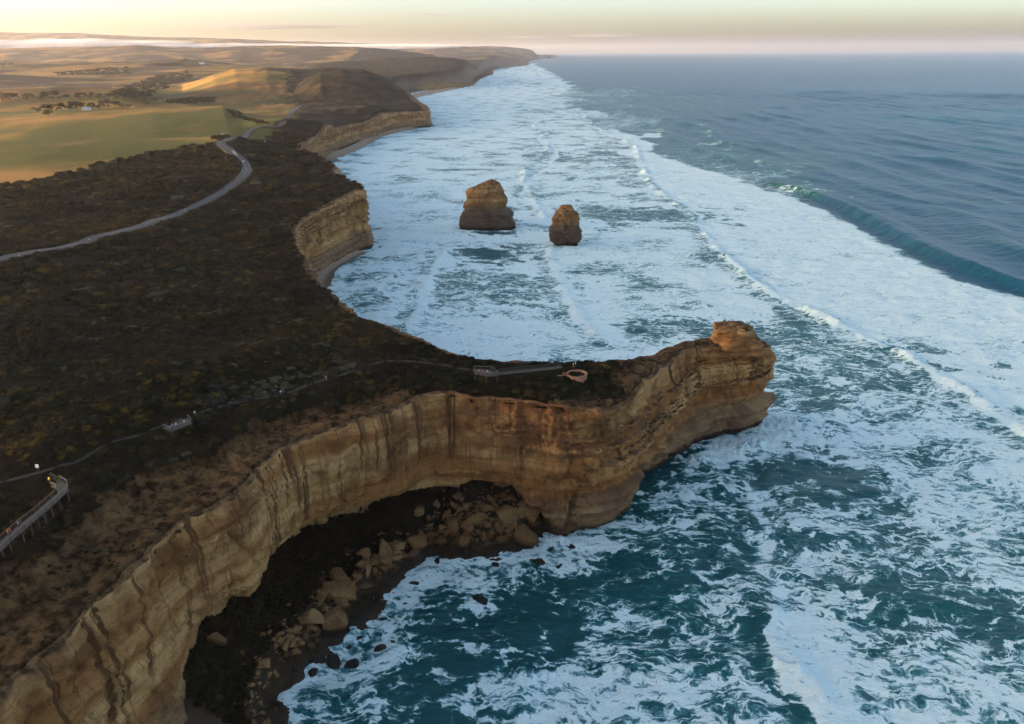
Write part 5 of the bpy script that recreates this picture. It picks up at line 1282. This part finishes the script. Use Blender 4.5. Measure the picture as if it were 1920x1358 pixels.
def house(px, py, L, Wd, h, label, rz):
    g = ground(px, py); z = float(land_h(g[0:1], g[1:2])[0]); e = empty('farmhouse', (g[0], g[1], z), rz); tag(e, label, 'house')
    MB().box((0, 0, h / 2 - .5), (L, Wd, h + 1)).build('wall', MAT['wallw'], e)
    m = MB(); m.v = [(-L / 2 - .4, -Wd / 2 - .4, h), (L / 2 + .4, -Wd / 2 - .4, h), (L / 2 + .4, Wd / 2 + .4, h), (-L / 2 - .4, Wd / 2 + .4, h), (-L / 2 + .8, 0, h * 1.75), (L / 2 - .8, 0, h * 1.75)]; m.f = [[0, 1, 5, 4], [2, 3, 4, 5], [1, 2, 5], [3, 0, 4], [3, 2, 1, 0]]
    m.build('roof', MAT['roofg'], e)
    for k in (-1, 0, 1):
        if k: MB().box((k * L * .28, -Wd / 2 - .03, h * .55), (1.6, .12, 1.3)).build('window', MAT['glass'], e)
    MB().box((0, -Wd / 2 - .03, 1.0), (1.1, .12, 2.0)).build('door', MAT['brownwood'], e)
house(163, 207, 14, 8, 3.2, 'small white farmhouse among the windbreak trees', .1)
house(379, 120, 26, 10, 5, 'pale long farmhouse on the hazy hill', .05)
house(418, 255, 4.2, 2.0, 1.7, 'small white shed by the field corner near the upper bend', .2)

# ------------------------------------------------------------------ fog bank, clouds and haze
def vol_mat(name, dens, col=(1, 1, 1), aniso=.2, emis=None):
    m = bpy.data.materials.new(name); m.use_nodes = True; nt = m.node_tree; nt.nodes.clear(); o = nt.nodes.new('ShaderNodeOutputMaterial'); v = nt.nodes.new('ShaderNodeVolumePrincipled')
    v.inputs['Density'].default_value = dens; v.inputs['Color'].default_value = (*col, 1); v.inputs['Anisotropy'].default_value = aniso
    nt.links.new(v.outputs[0], o.inputs['Volume']); return m
def lens(name, c, rx, ry, rz_, mat, seed, rot=0.0, nz=18, na=64, lump=.35):
    V = []; th = np.linspace(0, np.pi, nz)[1:-1]; ph = np.linspace(0, 2 * np.pi, na, endpoint=False); A, T_ = np.meshgrid(ph, th)
    d = 1 + lump * fbm(np.cos(A) * np.sin(T_) * rx / rz_ * .12 + seed, np.sin(A) * np.sin(T_) * 2, np.cos(T_) * 1.5, 4)
    x, y, z = rx * np.cos(A) * np.sin(T_) * d, ry * np.sin(A) * np.sin(T_) * d, rz_ * np.cos(T_) * d
    X = x * math.cos(rot) - y * math.sin(rot); Yv = x * math.sin(rot) + y * math.cos(rot)
    V = np.stack([X + c[0], Yv + c[1], z + c[2]], -1).reshape(-1, 3); n = nz - 2
    i = np.arange(n - 1)[:, None] * na + np.arange(na)[None]; j = np.arange(n - 1)[:, None] * na + (np.arange(na)[None] + 1) % na
    F = np.stack([i, i + na, j + na, j], -1).reshape(-1, 4).tolist()
    V = V.tolist() + [[c[0], c[1], c[2] + rz_ * .97], [c[0], c[1], c[2] - rz_ * .97]]; t0 = len(V) - 2
    F += [[t0, k, (k + 1) % na] for k in range(na)] + [[t0 + 1, (n - 1) * na + (k + 1) % na, (n - 1) * na + k] for k in range(na)]
    me = bpy.data.meshes.new(name); me.from_pydata(V, [], F); me.materials.append(mat); o = bpy.data.objects.new(name, me); COL.objects.link(o); return o
fogm = vol_mat('fog', .0030, (.80, .80, .84), -.1)
for k, (px, py, Y, rx, ry, rz_) in enumerate([(60, 84, 11200, 2100, 500, 62), (330, 87, 11200, 1900, 450, 34), (560, 88, 11200, 1500, 420, 30), (735, 88, 12500, 1000, 400, 34), (-250, 80, 11200, 1700, 500, 90)]):
    c = at_y(px, py, Y); o = lens('fog_bank', c, rx, ry, rz_, fogm, k * 3.1, lump=.5); tag(o, ['thick white fog bank lying before the far range at the left', 'thin stretch of fog below the far range', 'low wisp of fog at the middle of the far hills', 'faint fog patch behind the far cape hills', 'fog bank continuing past the picture edge'][k], None, None, 'stuff')
cm1 = vol_mat('cloud_thin', .00030, (.30, .29, .36), .0); cm2 = vol_mat('cloud_bank_far', .00005, (.30, .25, .32), .3)
for k, (px, py, wpx, hpx) in enumerate([(505, 50, 145, 4), (800, 27, 40, 1.5), (1130, 67, 60, 2.5), (990, 70, 40, 1.5)]):
    Y = 72000; c = at_y(px, py, Y); o = lens('cloud', c, wpx / FPX * Y, 2200, hpx / FPX * Y, cm1, 40 + k * 5, lump=.6); tag(o, ['long thin grey cloud streak above the far hills', 'faint small cloud wisp high over the cape', 'low thin cloud streak over the sea horizon', 'short cloud streak beside the sea horizon'][k], None, None, 'stuff')
c = at_y(1750, 80, 78000); o = lens('cloud_bank', c, 34000, 2500, 950, cm2, 77.0, lump=.12); tag(o, 'long mauve cloud bank lying along the sea horizon', None, None, 'stuff')
haze_m = vol_mat('haze_air', HAZE, (.84, .82, .87), .6)
mb = MB().box((0, 0, 280), (139000, 139000, 580)); hz = mb.build('haze', haze_m); hz.data.flip_normals() if False else None
tag(hz, 'pale morning haze over the land and sea', None, None, 'stuff')
